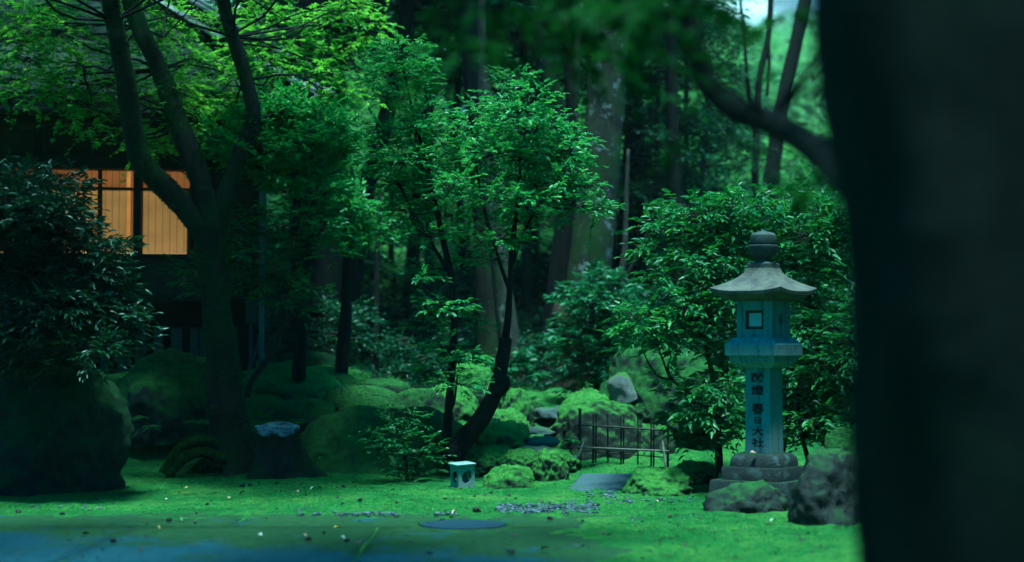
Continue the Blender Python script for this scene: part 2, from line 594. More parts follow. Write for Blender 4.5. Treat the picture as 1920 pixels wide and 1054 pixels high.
def axis(lo, hi, step, a, b, grow):
    mid = np.arange(lo, hi + 1e-6, step)
    l, r = [], []
    s, v = step, lo
    while v > a:
        s *= grow
        v -= s
        l.append(v)
    s, v = step, hi
    while v < b:
        s *= grow
        v += s
        r.append(v)
    return np.concatenate([l[::-1], mid, r])
gx = axis(-3.9, 3.1, .035, -260, 260, 1.16)
gy = np.concatenate([axis(10.0, 18.6, .035, -60, 18.5, 1.16), axis(18.68, 26, .075, 18.6, 420, 1.10)])
gy = np.unique(np.round(gy, 4))
GX, GY = np.meshgrid(gx, gy)
GZ = H(GX, GY)
nx, ny = len(gx), len(gy)
ii = (np.arange(ny - 1)[:, None] * nx + np.arange(nx - 1)[None, :]).ravel()
gF = np.stack([ii, ii + 1, ii + nx + 1, ii + nx], 1)
ground = ob('ground', mesh('ground', np.stack([GX.ravel(), GY.ravel(), GZ.ravel()], 1), gF), M['moss_ground'])
tag(ground, 'bright green moss lawn rising to the wooded slope', None, None, 'structure')

# moss shoots that give the lawn its nap
def moss_shoots():
    rng = np.random.default_rng(5)
    n = 60000
    y = 10.1 + (17.9 - 10.1) * rng.random(n) ** .8
    x = (rng.random(n) - .5) * 2 * (y * .31)
    keep = ~((y < 13.05) & (x < .75)) & (x < y * .26)
    p = np.stack([x, y, np.zeros(n)], 1)
    keep &= fbm(p * 1.4, 3, 77) > -.22
    x, y = x[keep], y[keep]
    n = len(x)
    z = H(x, y)
    a = rng.random(n) * 6.283
    L = .008 + .016 * rng.random(n) ** 2
    wd = .003 + .004 * rng.random(n)
    lean = rng.normal(0, .6, (n, 2)) * L[:, None]
    b = np.stack([x, y, z - .004], 1)
    dx = np.stack([np.cos(a) * wd, np.sin(a) * wd, 0 * a], 1)
    V = np.stack([b - dx, b + dx, b + np.stack([lean[:, 0], lean[:, 1], L], 1)], 1).reshape(-1, 3)
    F = np.arange(3 * n).reshape(-1, 3)
    m_leaf('moss_shoot', (.035, .16, .04), (.07, .29, .06), (.16, .40, .08), .3, .9, .05)
    o = ob('moss_shoots', mesh('moss_shoots', V, F, False), M['moss_shoot'])
    tag(o, 'short upright moss shoots covering the lawn', 'moss', None, 'stuff')
moss_shoots()

def litter():
    rng = np.random.default_rng(15)
    n = 2600
    y = 10.2 + 7.6 * rng.random(n)
    x = (rng.random(n) - .5) * 2 * (y * .31)
    p = np.stack([x, y, np.zeros(n)], 1)
    keep = (x < y * .25) & (fbm(p * 1.1, 3, 91) > -.1 + .5 * (rng.random(n) - .5))
    x, y = x[keep], y[keep]
    n = len(x)
    on = (y < 12.95) & (x < .6)
    z = np.where(on, .028, H(x, y) + .010)
    a = rng.random(n) * 6.283
    l = .008 + .022 * rng.random(n) ** 2
    wd = l * (.18 + .4 * rng.random(n))
    d = np.stack([np.cos(a), np.sin(a), rng.normal(0, .25, n)], 1) * l[:, None]
    s_ = np.stack([-np.sin(a), np.cos(a), rng.normal(0, .3, n)], 1) * wd[:, None]
    b = np.stack([x, y, z], 1)
    V = np.stack([b - d, b + s_, b + d, b - s_], 1).reshape(-1, 3)
    m_leaf('litter', (.010, .010, .012), (.025, .022, .02), (.07, .06, .05), .0, .7, .3)
    o = ob('leaf_litter', mesh('leaf_litter', V, np.arange(4 * n).reshape(-1, 4), False), M['litter'])
    tag(o, 'fine dark leaf litter sprinkled over moss and paving', 'leaf litter', None, 'stuff')
litter()

# ------------------------------------------------------------------ paving at the lower edge
def pave_slab(x0, x1, y0, y1, seed, parent):
    n, m = 14, 8
    u = np.linspace(x0 + .012, x1 - .012, n)
    v = np.linspace(y0 + .012, y1 - .012, m)
    U, W = np.meshgrid(u, v)
    rng = np.random.default_rng(seed)
    edge = np.minimum(np.minimum(U - u[0], u[-1] - U), np.minimum(W - v[0], v[-1] - W))
    p = np.stack([U.ravel(), W.ravel(), np.full(U.size, seed * 1.7)], 1)
    jit = fbm(p * 3, 2, seed).reshape(U.shape) * .02
    U = U + np.where(edge < .01, jit, 0)
    W = W + np.where(edge < .01, jit[::-1], 0)
    Z = .008 + fbm(p * 2.2, 3, seed + 3).reshape(U.shape) * .006 - np.where(edge < .01, .008, 0) + rng.normal(0, .002)
    top = np.stack([U, W, Z], -1).reshape(-1, 3)
    F = [(j * n + i, j * n + i + 1, (j + 1) * n + i + 1, (j + 1) * n + i) for j in range(m - 1) for i in range(n - 1)]
    V = top.tolist()
    ring = [i for i in range(n)] + [j * n + n - 1 for j in range(1, m)] + [(m - 1) * n + i for i in range(n - 2, -1, -1)] + [j * n for j in range(m - 2, 0, -1)]
    b = len(V)
    V += [(V[k][0], V[k][1], -.05) for k in ring]
    L = len(ring)
    F += [(ring[k], b + k, b + (k + 1) % L, ring[(k + 1) % L]) for k in range(L)]
    ob('paving_slab', mesh('paving_slab', V, F), M['paving'], parent)
pav = ob('pavement', mesh('pavement', boxv(-8.5, .9, 6.0, 13.2, -.14, -.012), BOXF, False), M['moss_ground'])
tag(pav, 'mossy stone paving along the lower edge of the picture', None, None, 'structure')
sd_ = 1
for y0, y1, xs in ((12.22, 13.15, (-8.4, -6.1, -4.2, -2.0, -.2, .88)), (10.15, 12.22, (-8.4, -6.6, -4.65, -2.7, -.95, .88)), (8.0, 10.15, (-8.4, -5.6, -3.6, -1.6, .88)), (6.05, 8.0, (-8.4, -6.0, -4.0, -1.9, .88))):
    for a, b in zip(xs[:-1], xs[1:]):
        pave_slab(a, b, y0, y1, sd_, pav)
        sd_ += 1

mc = P(868, 986, 12.15)
mr_ = empty('manhole_cover', (mc.x, 12.15, .022), 'round blue-grey manhole cover set in the mossy paving', 'manhole cover')
ang = np.linspace(0, 2 * math.pi, 40, endpoint=False)
def disc(r0, r1, z0, z1):
    V = [(0, 0, z1)] + [(math.cos(a) * r0, math.sin(a) * r0, z1) for a in ang] + [(math.cos(a) * r1, math.sin(a) * r1, z0) for a in ang]
    n = len(ang)
    F = [(0, 1 + i, 1 + (i + 1) % n) for i in range(n)] + [(1 + i, 1 + n + i, 1 + n + (i + 1) % n, 1 + (i + 1) % n) for i in range(n)]
    return V, F
V, F = disc(.300, .305, -.03, .004)
ob('lid', mesh('lid', V, F, False), M['iron'], mr_)
n = len(ang)
V = [(math.cos(a) * r, math.sin(a) * r, z) for r, z in ((.312, -.03), (.315, -.002), (.345, -.004), (.38, -.028)) for a in ang]
F = [(k * n + i, k * n + (i + 1) % n, (k + 1) * n + (i + 1) % n, (k + 1) * n + i) for k in range(3) for i in range(n)]
ob('rim', mesh('rim', V, F), M['paving'], mr_)

# ------------------------------------------------------------------ rocks
def ico(sub):
    bm = bmesh.new()
    bmesh.ops.create_icosphere(bm, subdivisions=sub, radius=1)
    V = np.array([v.co[:] for v in bm.verts])
    F = np.array([[v.index for v in f.verts] for f in bm.faces])
    bm.free()
    return V, F
ICO = {k: ico(k) for k in (2, 3, 4, 5, 6)}

def rock_vf(dim, seed, sub=4, facet=7, power=7.0, rough=.10, freq=2.2, flat=-.35):
    D, F = ICO[sub]
    rng = np.random.default_rng(seed)
    acc = np.abs(D[:, 2]) ** power * .7
    for k in range(facet):
        nrm = rng.normal(size=3)
        nrm /= np.linalg.norm(nrm)
        acc = acc + np.maximum(D @ nrm / (.80 + .3 * rng.random()), 0) ** power
    r = np.clip((acc + .12) ** (-1 / power), .4, 1.18)
    low = D[:, 2] < 0
    hz_ = np.hypot(D[:, 0], D[:, 1]) + 1e-6
    V = D * r[:, None]
    k_ = np.where(low, 1.0 / np.maximum(hz_, .25), 1.0)      # sides carry straight down into the ground
    V = V * np.stack([k_, k_, np.ones_like(k_)], 1)
    V = V * (1 + rough * 1.1 * np.abs(fbm(V * freq * 1.7 + seed * 2, 4, seed + 11))[:, None])
    V = V * (1 + rough * fbm(V * freq + seed, 5, seed)[:, None] + rough * .5 * fbm(V * freq * 3.5 + seed, 3, seed + 5)[:, None])
    V[:, 2] = np.maximum(V[:, 2], flat)
    return V * np.array(dim), F

def moss_nap(o, mat, n, seed, lo=.1, L=.011, name='moss_nap'):
    """short moss shoots standing on the upward faces of a rock"""
    me = o.data
    rng = np.random.default_rng(seed)
    V = np.empty(len(me.vertices) * 3)
    me.vertices.foreach_get('co', V)
    N = np.empty(len(me.vertices) * 3)
    me.vertices.foreach_get('normal', N)
    V, N = V.reshape(-1, 3), N.reshape(-1, 3)
    ok = np.where((N[:, 2] + .5 * fbm(V * 5, 3, seed) > lo) if lo is not None else (fbm(V * 4, 3, seed) > .02))[0]
    if len(ok) < 10:
        return
    i = ok[rng.integers(0, len(ok), n)]
    ext = np.ptp(V, axis=0).max()
    p = V[i] + np.cross(N[i], norm3(rng.normal(size=(n, 3)))) * (min(ext * .025, .03) * rng.random((n, 1)))
    d = N[i] + rng.normal(0, .5, (n, 3))
    l = L * (.5 + rng.random((n, 1)))
    sidev = norm3(np.cross(d, rng.normal(size=(n, 3)))) * l * .22
    W_ = np.stack([p - sidev - N[i] * .004, p + sidev - N[i] * .004, p + norm3(d) * l], 1).reshape(-1, 3)
    q = ob(name, mesh(name, W_, np.arange(3 * n).reshape(-1, 3), False), M[mat], o)
    q['kind'] = 'stuff'
def norm3(a):
    return a / (np.linalg.norm(a, axis=-1, keepdims=True) + 1e-9)

NAP = {'rock_capped': ('nap_bright', .6), 'rock_dark': ('nap_dark', .3), 'rock_velvet': ('nap_dark', -.4), 'rock_mossy': ('nap_dark', .25), 'rock_bright': ('nap_bright', .2)}
m_leaf('nap_dark', (.015, .06, .013), (.03, .10, .018), (.06, .16, .024), .25, .9, .05)
m_leaf('nap_bright', (.035, .12, .02), (.07, .2, .03), (.14, .29, .04), .25, .9, .05)
def rock(name, c, dim, label, mat, seed, rz=0.0, cat='rock', group=None, parent=None, tilt=(0, 0), **kw):
    kw['sub'] = min(6, kw.get('sub', 4) + 1)
    V, F = rock_vf(dim, seed, **kw)
    out_ = norm3(V / np.array(dim) ** 2)
    V = V + out_ * (np.minimum(.10, .10 * max(dim)) * fbm(V * 4.2 + seed, 3, seed + 21)[:, None] + .022 * fbm(V * 15 + seed, 4, seed + 27, .65)[:, None])
    me = mesh(name, V, F)
    o = ob(name, me, M[mat], parent)
    o.location = c
    o.rotation_euler = (tilt[0], tilt[1], rz)
    if parent is None:
        tag(o, label, cat, group)
    if mat in NAP:
        moss_nap(o, NAP[mat][0], int(700 + 9000 * min(1.0, dim[0] * dim[2] * 2.5)), seed, NAP[mat][1])
    return o

def rock_px(name, x0, x1, y0, y1, D, label, mat, seed, depth=None, sink=.25, **kw):
    """rock filling the photo box x0..x1, y0..y1 at depth D"""
    a, b = P(x0, y1, D), P(x1, y0, D)
    rx = (b.x - a.x) / 2
    hz = b.z - a.z
    rz = hz * (1 + sink) / 1.35
    c = Vector(((a.x + b.x) / 2, D, a.z - hz * sink + .35 * rz))
    return rock(name, c, (rx, depth or rx * .8, rz), label, mat, seed, **kw)

rock_px('mossy_boulder', 572, 868, 748, 908, 17.2, 'large dome-shaped boulder velvety with moss behind the small leafy shrub', 'rock_velvet', 11, .55, sub=5, facet=4, power=5, rough=.05, cat='boulder')
rock_px('dark_boulder', -70, 224, 690, 892, 15.3, 'huge dark boulder on the lawn under the glossy dark shrub', 'rock_dark', 12, .6, sub=5, facet=7, power=8, rough=.08, cat='boulder')
rock_px('capping_rock', 30, 135, 672, 712, 15.9, 'flat moss-capped stone on top of the huge dark boulder', 'rock_mossy', 13, .28, sub=4, facet=3)
rock_px('long_rock', 232, 425, 652, 792, 18.0, 'long mossy rock with sloping top behind the forked maple', 'rock_mossy', 24, .5, sub=5, facet=6, rough=.09, tilt=(0, -.12), cat='boulder')
rock_px('bare_patch_boulder', 1138, 1345, 655, 772, 18.6, 'big mossy boulder with a pale bare patch behind the bamboo fence', 'rock_mossy', 15, .6, sub=5, facet=6, rough=.09, cat='boulder')
rock_px('mossy_rock', 1025, 1215, 752, 862, 18.1, 'rounded rock under thick bright moss behind the bamboo fence', 'rock_capped', 16, .4, sub=5, facet=3, power=5, rough=.07)
rock_px('mossy_rock', 1055, 1175, 740, 792, 18.9, 'low bright moss hump just above the rock behind the bamboo fence', 'rock_bright', 17, .4, sub=4, facet=3, power=4, rough=.08)
rock_px('mossy_rock', 1190, 1262, 800, 880, 17.9, 'mossy lump at the right end of the bamboo fence', 'rock_capped', 18, .3, sub=4, facet=3, power=4, rough=.08)
rock_px('mossy_rock', 898, 1000, 872, 925, 15.4, 'small peaked rock furred with bright moss beside the white ceramic lantern', 'rock_bright', 39, .16, sub=4, facet=5, power=6, rough=.12)
rock_px('standing_rock', 1478, 1632, 848, 1012, 12.3, 'upright grey rock with moss streaks beside the near dark trunk', 'rock_bare', 33, .26, sub=5, facet=10, power=12, rough=.045, cat='rock')
rock_px('low_rock', 1333, 1462, 908, 965, 13.2, 'low dark rock in front of the stone lantern pedestal', 'rock_bare', 21, .2, sub=4, facet=4, power=4, rough=.12)
rock_px('mossy_rock', 1552, 1640, 806, 870, 14.4, 'moss-topped rock half hidden behind the upright grey rock', 'rock_mossy', 22, .2, sub=4, facet=4)
rock_px('flat_rock', 518, 632, 662, 712, 21.0, 'dark flat-topped block of stone behind the moss courses', 'rock_dark', 23, .4, sub=4, facet=6)
rock_px('small_stone', 1258, 1276, 874, 888, 17.0, 'small grey stone at the foot of the fence prop', 'rock_bare', 25, .06, sub=3)
# bare patch on the boulder: a slab of clean stone standing a little proud
rock_px('pale_stone', 1150, 1200, 698, 744, 18.22, 'pale clean stone face bare of moss on the big boulder', 'rock_pale', 26, .10, sub=3, facet=7, power=9, rough=.06, tilt=(0, -.5))
# moss lumps on the bank left of the stepping stones
lump = [(880, 1000, 800, 860, 17.6, 41), (905, 985, 770, 815, 18.4, 42), (840, 930, 690, 760, 20.4, 43), (945, 1000, 735, 790, 19.0, 44), (860, 960, 838, 880, 16.9, 45), (940, 1010, 845, 885, 16.7, 46),
        (1000, 1060, 850, 895, 16.4, 47), (1185, 1290, 880, 925, 14.9, 48), (1270, 1345, 868, 905, 15.9, 49), (800, 900, 725, 775, 19.2, 50), (985, 1075, 845, 872, 16.9, 52)]
lab = ['mossy hump on the bank left of the lowest stepping stone', 'mossy hump beside the leaning dead trunk', 'mossy mound at the crest left of the dead trunk', 'mossy hump beside the upper stepping stones',
       'low mossy hump between the dome boulder and the stepping stones', 'small round mossy hump below the stepping stones', 'mossy bank left of the blue ramp stone', 'mossy bank right of the blue ramp stone',
       'mossy hump between the ramp stone and lantern pedestal', 'mossy mound behind the thin dark stem', 'broad moss pad under the lowest stepping stone']
for (x0, x1, y0, y1, D, sdv), l in zip(lump, lab):
    rock_px('moss_mound', x0, x1, y0, y1, D, l, 'rock_bright', sdv, S(x1 - x0, D) * .45, sub=4, facet=2, power=3, rough=.14, freq=3, cat='moss mound')
# moss-covered courses of long stones by the house
course = [(465, 560, 706, 728, 19.6), (556, 668, 704, 730, 19.5), (660, 760, 708, 734, 19.4), (470, 610, 724, 762, 18.7), (600, 740, 722, 758, 18.6), (728, 832, 728, 764, 18.5), (520, 640, 748, 800, 17.9),
          (160, 240, 706, 735, 19.2), (150, 250, 724, 768, 18.6), (640, 780, 742, 790, 17.9), (225, 330, 700, 722, 19.7)]
cl_ = ['upper course, nearest the house corner', 'upper course, second from the house corner', 'upper course, end farthest from the house', 'middle course, nearest the maple', 'middle course, second from the maple', 'middle course, end above the dome boulder',
       'lowest course, behind the sawn stump', 'upper course, between the dark boulder and long rock', 'lower course, between the dark boulder and long rock', 'lowest course, directly behind the dome boulder', 'course right under the house boards']
for k, (x0, x1, y0, y1, D) in enumerate(course):
    rock_px('course_stone', x0, x1, y0, y1, D, 'long moss-topped stone in the ' + cl_[k], 'rock_mossy', 60 + k, .22, sub=3, facet=6, power=9, rough=.05, cat='stone', group='moss-topped stone courses')
rock_px('moss_mound', 312, 420, 842, 900, 16.95, 'dark mossy hump under the arching maple roots', 'rock_velvet', 53, .2, sub=4, facet=2, power=3, rough=.14, freq=3, cat='moss mound')
# stepping stones and small dark stones on the path
steps = [(985, 1045, 818, 832, 17.4, 'flat'), (990, 1038, 800, 811, 18.0, 'flat'), (1000, 1050, 764, 780, 19.2, 'flat'), (960, 1075, 838, 858, 16.9, 'flat')]
sl_ = ['flat grey stepping stone, second from the foot of the bank', 'flat grey stepping stone, third from the foot of the bank', 'flat grey stepping stone, topmost on the bank', 'long mossy stepping stone at the foot of the bank']
for k, ((x0, x1, y0, y1, D, _), l) in enumerate(zip(steps, sl_)):
    rock_px('stepping_stone', x0, x1, y0, y1, D, l, 'step_stone', 80 + k, .17, sub=3, facet=6, power=9, rough=.04, cat='stepping stone', group='stepping stones up the bank')
rock_px('dark_stone', 990, 1022, 756, 778, 19.3, 'small dark stone on the left edge of the upper path', 'rock_dark', 85, .1, sub=3)
rock_px('dark_stone', 1036, 1064, 762, 778, 19.4, 'small bluish stone on the right edge of the upper path', 'step_stone', 86, .1, sub=3)

# sloping ramp stone in front of the fence
ra = [P(1056, 926, 14.75), P(1146, 926, 14.75), P(1200, 885, 16.3), P(1090, 886, 16.3)]
def ramp_stone():
    n, m = 16, 14
    V = []
    for j in range(m):
        for i in range(n):
            s, t = i / (n - 1), j / (m - 1)
            p = ra[0].lerp(ra[1], s).lerp(ra[3].lerp(ra[2], s), t)
            V.append(p)
    V = np.array([v[:] for v in V])
    ed = np.array([(i in (0, n - 1)) or (j in (0, m - 1)) for j in range(m) for i in range(n)])
    V[:, 2] += fbm(V * 5, 3, 8) * .012 + np.where(ed, -.012, .0)
    V[:, 0] += np.where(ed, fbm(V * 6, 2, 9) * .03, 0)
    F = [(j * n + i, j * n + i + 1, (j + 1) * n + i + 1, (j + 1) * n + i) for j in range(m - 1) for i in range(n - 1)]
    ring = [i for i in range(n)] + [j * n + n - 1 for j in range(1, m)] + [(m - 1) * n + i for i in range(n - 2, -1, -1)] + [j * n for j in range(m - 2, 0, -1)]
    b = len(V)
    V = V.tolist()
    V += [(V[k][0], V[k][1], V[k][2] - .2) for k in ring]
    L = len(ring)
    F += [(ring[k], b + k, b + (k + 1) % L, ring[(k + 1) % L]) for k in range(L)]
    o = ob('ramp_stone', mesh('ramp_stone', V, F), M['ramp_stone'])
    tag(o, 'sloping rough blue-grey stone slab in front of the bamboo fence', 'stone slab')
ramp_stone()

# ------------------------------------------------------------------ house
hx, hD = P(480, 645, 20.2).x, 20.2
house = empty('wooden_house', (hx, hD, .95), 'dark timber house with lit bamboo blinds and mossy hipped roof', 'house', R(9))
HZ = .95
def zz(py, D=19.9):
    return 1.3 + (645 - py) * D / FPX - HZ
UMAX = 5.2
def hb(name, u0, u1, v0, v1, z0, z1, mat, parent=house, bev=.006):
    return box(name, (-u1, -u0, v0, v1, z0, z1), M[mat], parent, bev)
# structure lines
zf0, zf1 = zz(566), zz(553)
zs0, zs1 = zz(483), zz(475)
zl0, zl1 = zz(316), zz(289)
zu1 = zz(215)
hb('floor_beam', -.05, UMAX, -.08, .10, zf0, zf1, 'wood_post')
hb('sill', -.02, UMAX, -.05, .07, zs0, zs1, 'wood_post')
hb('lintel', -.03, UMAX, -.06, .10, zl0, zl1, 'wood_post')
hb('top_beam', -.06, UMAX, -.07, .12, zu1, zu1 + .16, 'wood_post')
hb('eave_wall', .0, UMAX, .03, .10, zu1 + .16, zu1 + .95, 'wood_wall')
for u in (.0, .55, 1.37, 2.5, 3.7, 4.9):
    hb('post', u - .045 + .02, u + .045 + .02, -.035, .075, zf1, zu1, 'wood_post')
us = [.065, .525, 1.345, 2.475, 3.675, 4.875]
for a, b in zip(us[:-1], us[1:]):
    k = max(1, int(round((b - a) / .19)))
    for i in range(k):       # lower wall: upright boards
        hb('wall_board', a + (b - a) * i / k + .003 + (.025 if i == 0 else 0), a + (b - a) * (i + 1) / k - .003, .0 + .004 * (i % 2), .03, zf1, zs0, 'wood_wall', bev=.004)
    hb('wall_backing', a, b, .034, .05, zf1, zs0, 'wood_post', bev=0)
    k = max(1, int(round((b - a) / .5)))
    for i in range(k):       # band of panels above the lintel
        q0, q1 = a + (b - a) * i / k, a + (b - a) * (i + 1) / k
        hb('upper_panel', q0 + .02, q1 - .02, .02, .04, zl1, zu1, 'wood_wall', bev=.003)
        hb('batten', q1 - .018, q1 + .018, -.01, .05, zl1, zu1, 'wood_board', bev=.004)
# closed wall right of the windows
hb('wall_panel', .065, .525, .035, .06, zs1, zl0, 'wood_wall')
# windows: lit paper screens behind a hanging bamboo blind
ztr = zz(352)
def screen(u0, u1, z0, z1, mat, v=.20):
    hb('paper_screen', u0, u1, v, v + .012, z0, z1, mat, bev=0)
screen(.60, .70, zs1, ztr, 'paper_lit')
screen(.82, 1.33, zs1, ztr, 'paper_lit')
screen(1.43, 1.47, zs1, zl0, 'paper_transom')
screen(1.475, 1.525, zs1, zl0, 'paper_strip', .19)
screen(1.53, 1.80, zs1, ztr, 'paper_lit')
screen(1.86, 2.40, zs1, ztr, 'paper_lit')
screen(2.44, 2.50, zs1, ztr, 'paper_lit')
screen(2.55, 3.60, zs1, ztr, 'paper_lit')
screen(.62, 1.33, ztr + .02, zl0, 'paper_transom')
screen(1.53, 2.42, ztr + .02, zl0, 'paper_transom')
screen(2.55, 3.60, ztr + .02, zl0, 'paper_transom')
for u in (.76, 1.83, 2.42):
    hb('screen_frame', u - .025, u + .025, .185, .235, zs1, zl0, 'lamp_frame', bev=.003)
hb('screen_rail', .60, 3.65, .16, .184, ztr - .012, ztr + .012, 'wood_post', bev=0)
hb('room_back', .5, UMAX, .30, .34, zs0, zl1, 'room', bev=0)
hb('transom_rail', .60, 1.345, -.022, .03, ztr - .018, ztr + .012, 'wood_post', bev=.003)
hb('transom_rail', 1.44, 2.475, -.022, .03, ztr - .018, ztr + .012, 'wood_post', bev=.003)
for u0, u1, zb in ((.60, 1.345, zs1 + .01), (1.44, 2.475, zs1 + .015), (2.57, 3.66, zs1 + .01)):
    bl = hb('blind', u0 + .004, u1 - .004, .085, .090, zb, zl0 - .005, 'blind', bev=0)
    k = int((u1 - u0) / .078)
    for i in range(1, k):
        hb('blind_cord', u0 + (u1 - u0) * i / k - .002, u0 + (u1 - u0) * i / k + .002, .078, .084, zb, zl0 - .006, 'wood_post', bl, 0)
# under-floor boarding
zb1 = zz(612)
hb('under_rail', .1, UMAX, .12, .16, zb1 - .07, zb1, 'wood_post')
hb('under_dark_wall', .0, UMAX, .60, .64, -.3, zf0, 'room', bev=0)  # dark back wall standing in for the unlit void under the floor
hb('floor_underside', -.02, UMAX, .101, 2.2, zf0 + .002, zf0 + .03, 'wood_post', bev=0)
rr = random.Random(4)
u = .22
while u < UMAX - .2:
    wd = rr.uniform(.09, .13)
    hb('under_board', u, u + wd, .085, .118, -.35, zb1 - rr.uniform(.0, .03), 'wood_board', bev=.004)
    u += wd + rr.choice((.012, .07, .10, .11))
# right corner: side wall, hanging base box, props, rain pipe
hb('side_wall', -.01, .03, .08, 3.4, zf0, zu1 + .9, 'wood_wall')
hb('corner_box', -.13, .12, -.10, .30, zz(606), zz(556), 'wood_board')
hb('corner_post', -.10, .02, .0, .1, zz(556), zu1, 'wood_post')
for u0, u1 in ((-.07, -.03), (.04, .08)):
    hb('prop', u0, u1, .0, .05, -.35, zz(606), 'wood_grey')
V, F = tube([(-.13, .02, -.1), (.10, .02, zz(606))], [.022, .022], 6, 1)
ob('brace', mesh('brace', V, F), M['wood_grey'], house)
V, F = tube([(.05, -.12, zu1 + .3), (.06, -.14, 1.2), (.06, -.14, .55), (.07, -.14, .2), (.16, -.15, .02), (.17, -.15, -.3)], [.032] * 6, 10, 5)
ob('rain_pipe', mesh('rain_pipe', V, F), M['pipe'], house)
V, F = tube([(-.52, -.02, zl0), (-.52, -.02, .3)], [.012, .012], 6, 1)

# roof: two slopes meeting on a hip that comes down to the right-hand corner
PT = .74
ez = zz(186, 19.2)
eu, ev = -.82, -1.0            # eave corner
RUN = 3.9
def rp(u, v, lift=0.0):
    """roof height at plan (u,v)"""
    return ez + PT * min(v - ev, u - eu) + lift
roof_m = [(-eu, ev, ez), (-eu - RUN, ev + RUN, ez + PT * RUN), (-UMAX - 1.2, ev + RUN, ez + PT * RUN), (-UMAX - 1.2, ev, ez), (-eu, ev + 2 * RUN, ez), (-eu - RUN, ev + 2 * RUN, ez + PT * RUN)]
T = .09
V = roof_m + [(x, y, z - T) for x, y, z in roof_m]
F = [(0, 1, 2, 3), (0, 4, 5, 1), (6, 9, 8, 7), (6, 7, 11, 10), (0, 3, 9, 6), (0, 6, 10, 4)]
m_rock('roof_bed', (.05, .05, .055), (.09, .09, .095), (.05, .08, .02), (.09, .13, .03), .85)
roof = ob('roof', mesh('roof', V, F, False), M['roof_bed'], house)
m_rock('shingle', (.02, .022, .027), (.07, .074, .085), (.04, .09, .02), (.10, .17, .035), .92, .3)
sh_me = []
for k in range(5):
    V, F = rock_vf((1, 1, 1), 300 + k, 2)
    bm = bmesh.new()
    vv = [bm.verts.new(v) for v in boxv(-.5, .5, -.5, .5, -.5, .5)]
    for f in BOXF:
        bm.faces.new([vv[i] for i in f])
    rr2 = random.Random(k)
    for v in bm.verts:
        v.co.x += rr2.uniform(-.03, .03)
        v.co.y += rr2.uniform(-.12, .12)
        v.co.z += rr2.uniform(-.12, .12)
    bmesh.ops.recalc_face_normals(bm, faces=bm.faces)
    me = bpy.data.meshes.new('shingle')
    bm.to_mesh(me)
    bm.free()
    me.materials.append(M['shingle'])
    sh_me.append(me)
slope = math.atan(PT)
cnt = 0
for row in range(13):
    v = ev + .02 + row * .19
    uu = eu + (v - ev) + .16 + rr.uniform(0, .1)
    while uu < 3.4 and cnt < 300:
        wd = rr.uniform(.15, .22)
        o = ob('shingle', sh_me[rr.randrange(5)], None, roof)
        o.scale = (wd - .008, .30, .026)
        o.location = (-(uu + wd / 2), v + .12, rp(9, v + .12) + .022 + rr.uniform(0, .008))
        o.rotation_euler = (slope - .06 + rr.uniform(-.02, .02), rr.uniform(-.02, .02), rr.uniform(-.03, .03))
        uu += wd
        cnt += 1
hb('fascia', eu - .02, UMAX + 1.2, ev - .045, ev - .005, ez - .17, ez - .01, 'wood_post')
hb('eave_board', eu + .10, UMAX + 1.2, ev + .06, ev + .12, ez - .30, ez - .10, 'wood_post')
hb('side_fascia', eu - .045, eu - .005, ev, ev + 6, ez - .17, ez - .01, 'wood_post')
V, F = tube([(-eu + .06, ev - .09, ez - .19), (-UMAX - 1.2, ev - .09, ez - .17)], [.045, .045], 10, 1)
ob('gutter', mesh('gutter', V, F), M['wood_post'], house)
for k in range(17):
    u = eu + .30 + k * .4
    V = [(-u - dx, ev + t, ez + PT * t - T - dz) for t in (.05, 1.15) for dx in (0, .06) for dz in (.002, .075)]
    ob('rafter', mesh('rafter', V, BOXF, False), M['wood_post'], house)
# hip ridge: stacked planks with a cap board, ending short of the corner
def along_hip(t, off, dz):
    """t plan distance from the corner along each axis, off sideways"""
    return (-(eu + t) + off * .7071, ev + t + off * .7071, ez + PT * t + dz)
def hip_box(name, t0, t1, w, z0, z1, mat, par, off=0.0):
    V = [along_hip(t, off + o, dz) for t in (t0, t1) for o in (-w / 2, w / 2) for dz in (z0, z1)]
    return ob(name, mesh(name, V, BOXF, False), M[mat], par)
hip_box('ridge_board', .30, 3.8, .16, .02, .24, 'wood_post', roof)
hip_box('ridge_cap', .27, 3.8, .26, .245, .275, 'wood_ridge', roof)
hip_box('ridge_cap', .30, 3.8, .10, .28, .31, 'wood_ridge', roof)
hip_box('ridge_plank', .10, 3.8, .13, .045, .075, 'wood_ridge', roof, -.155)
hip_box('ridge_plank', .16, 3.8, .12, .05, .08, 'wood_ridge', roof, -.29)
hip_box('ridge_plank', .10, 3.8, .13, .045, .075, 'wood_ridge', roof, .155)

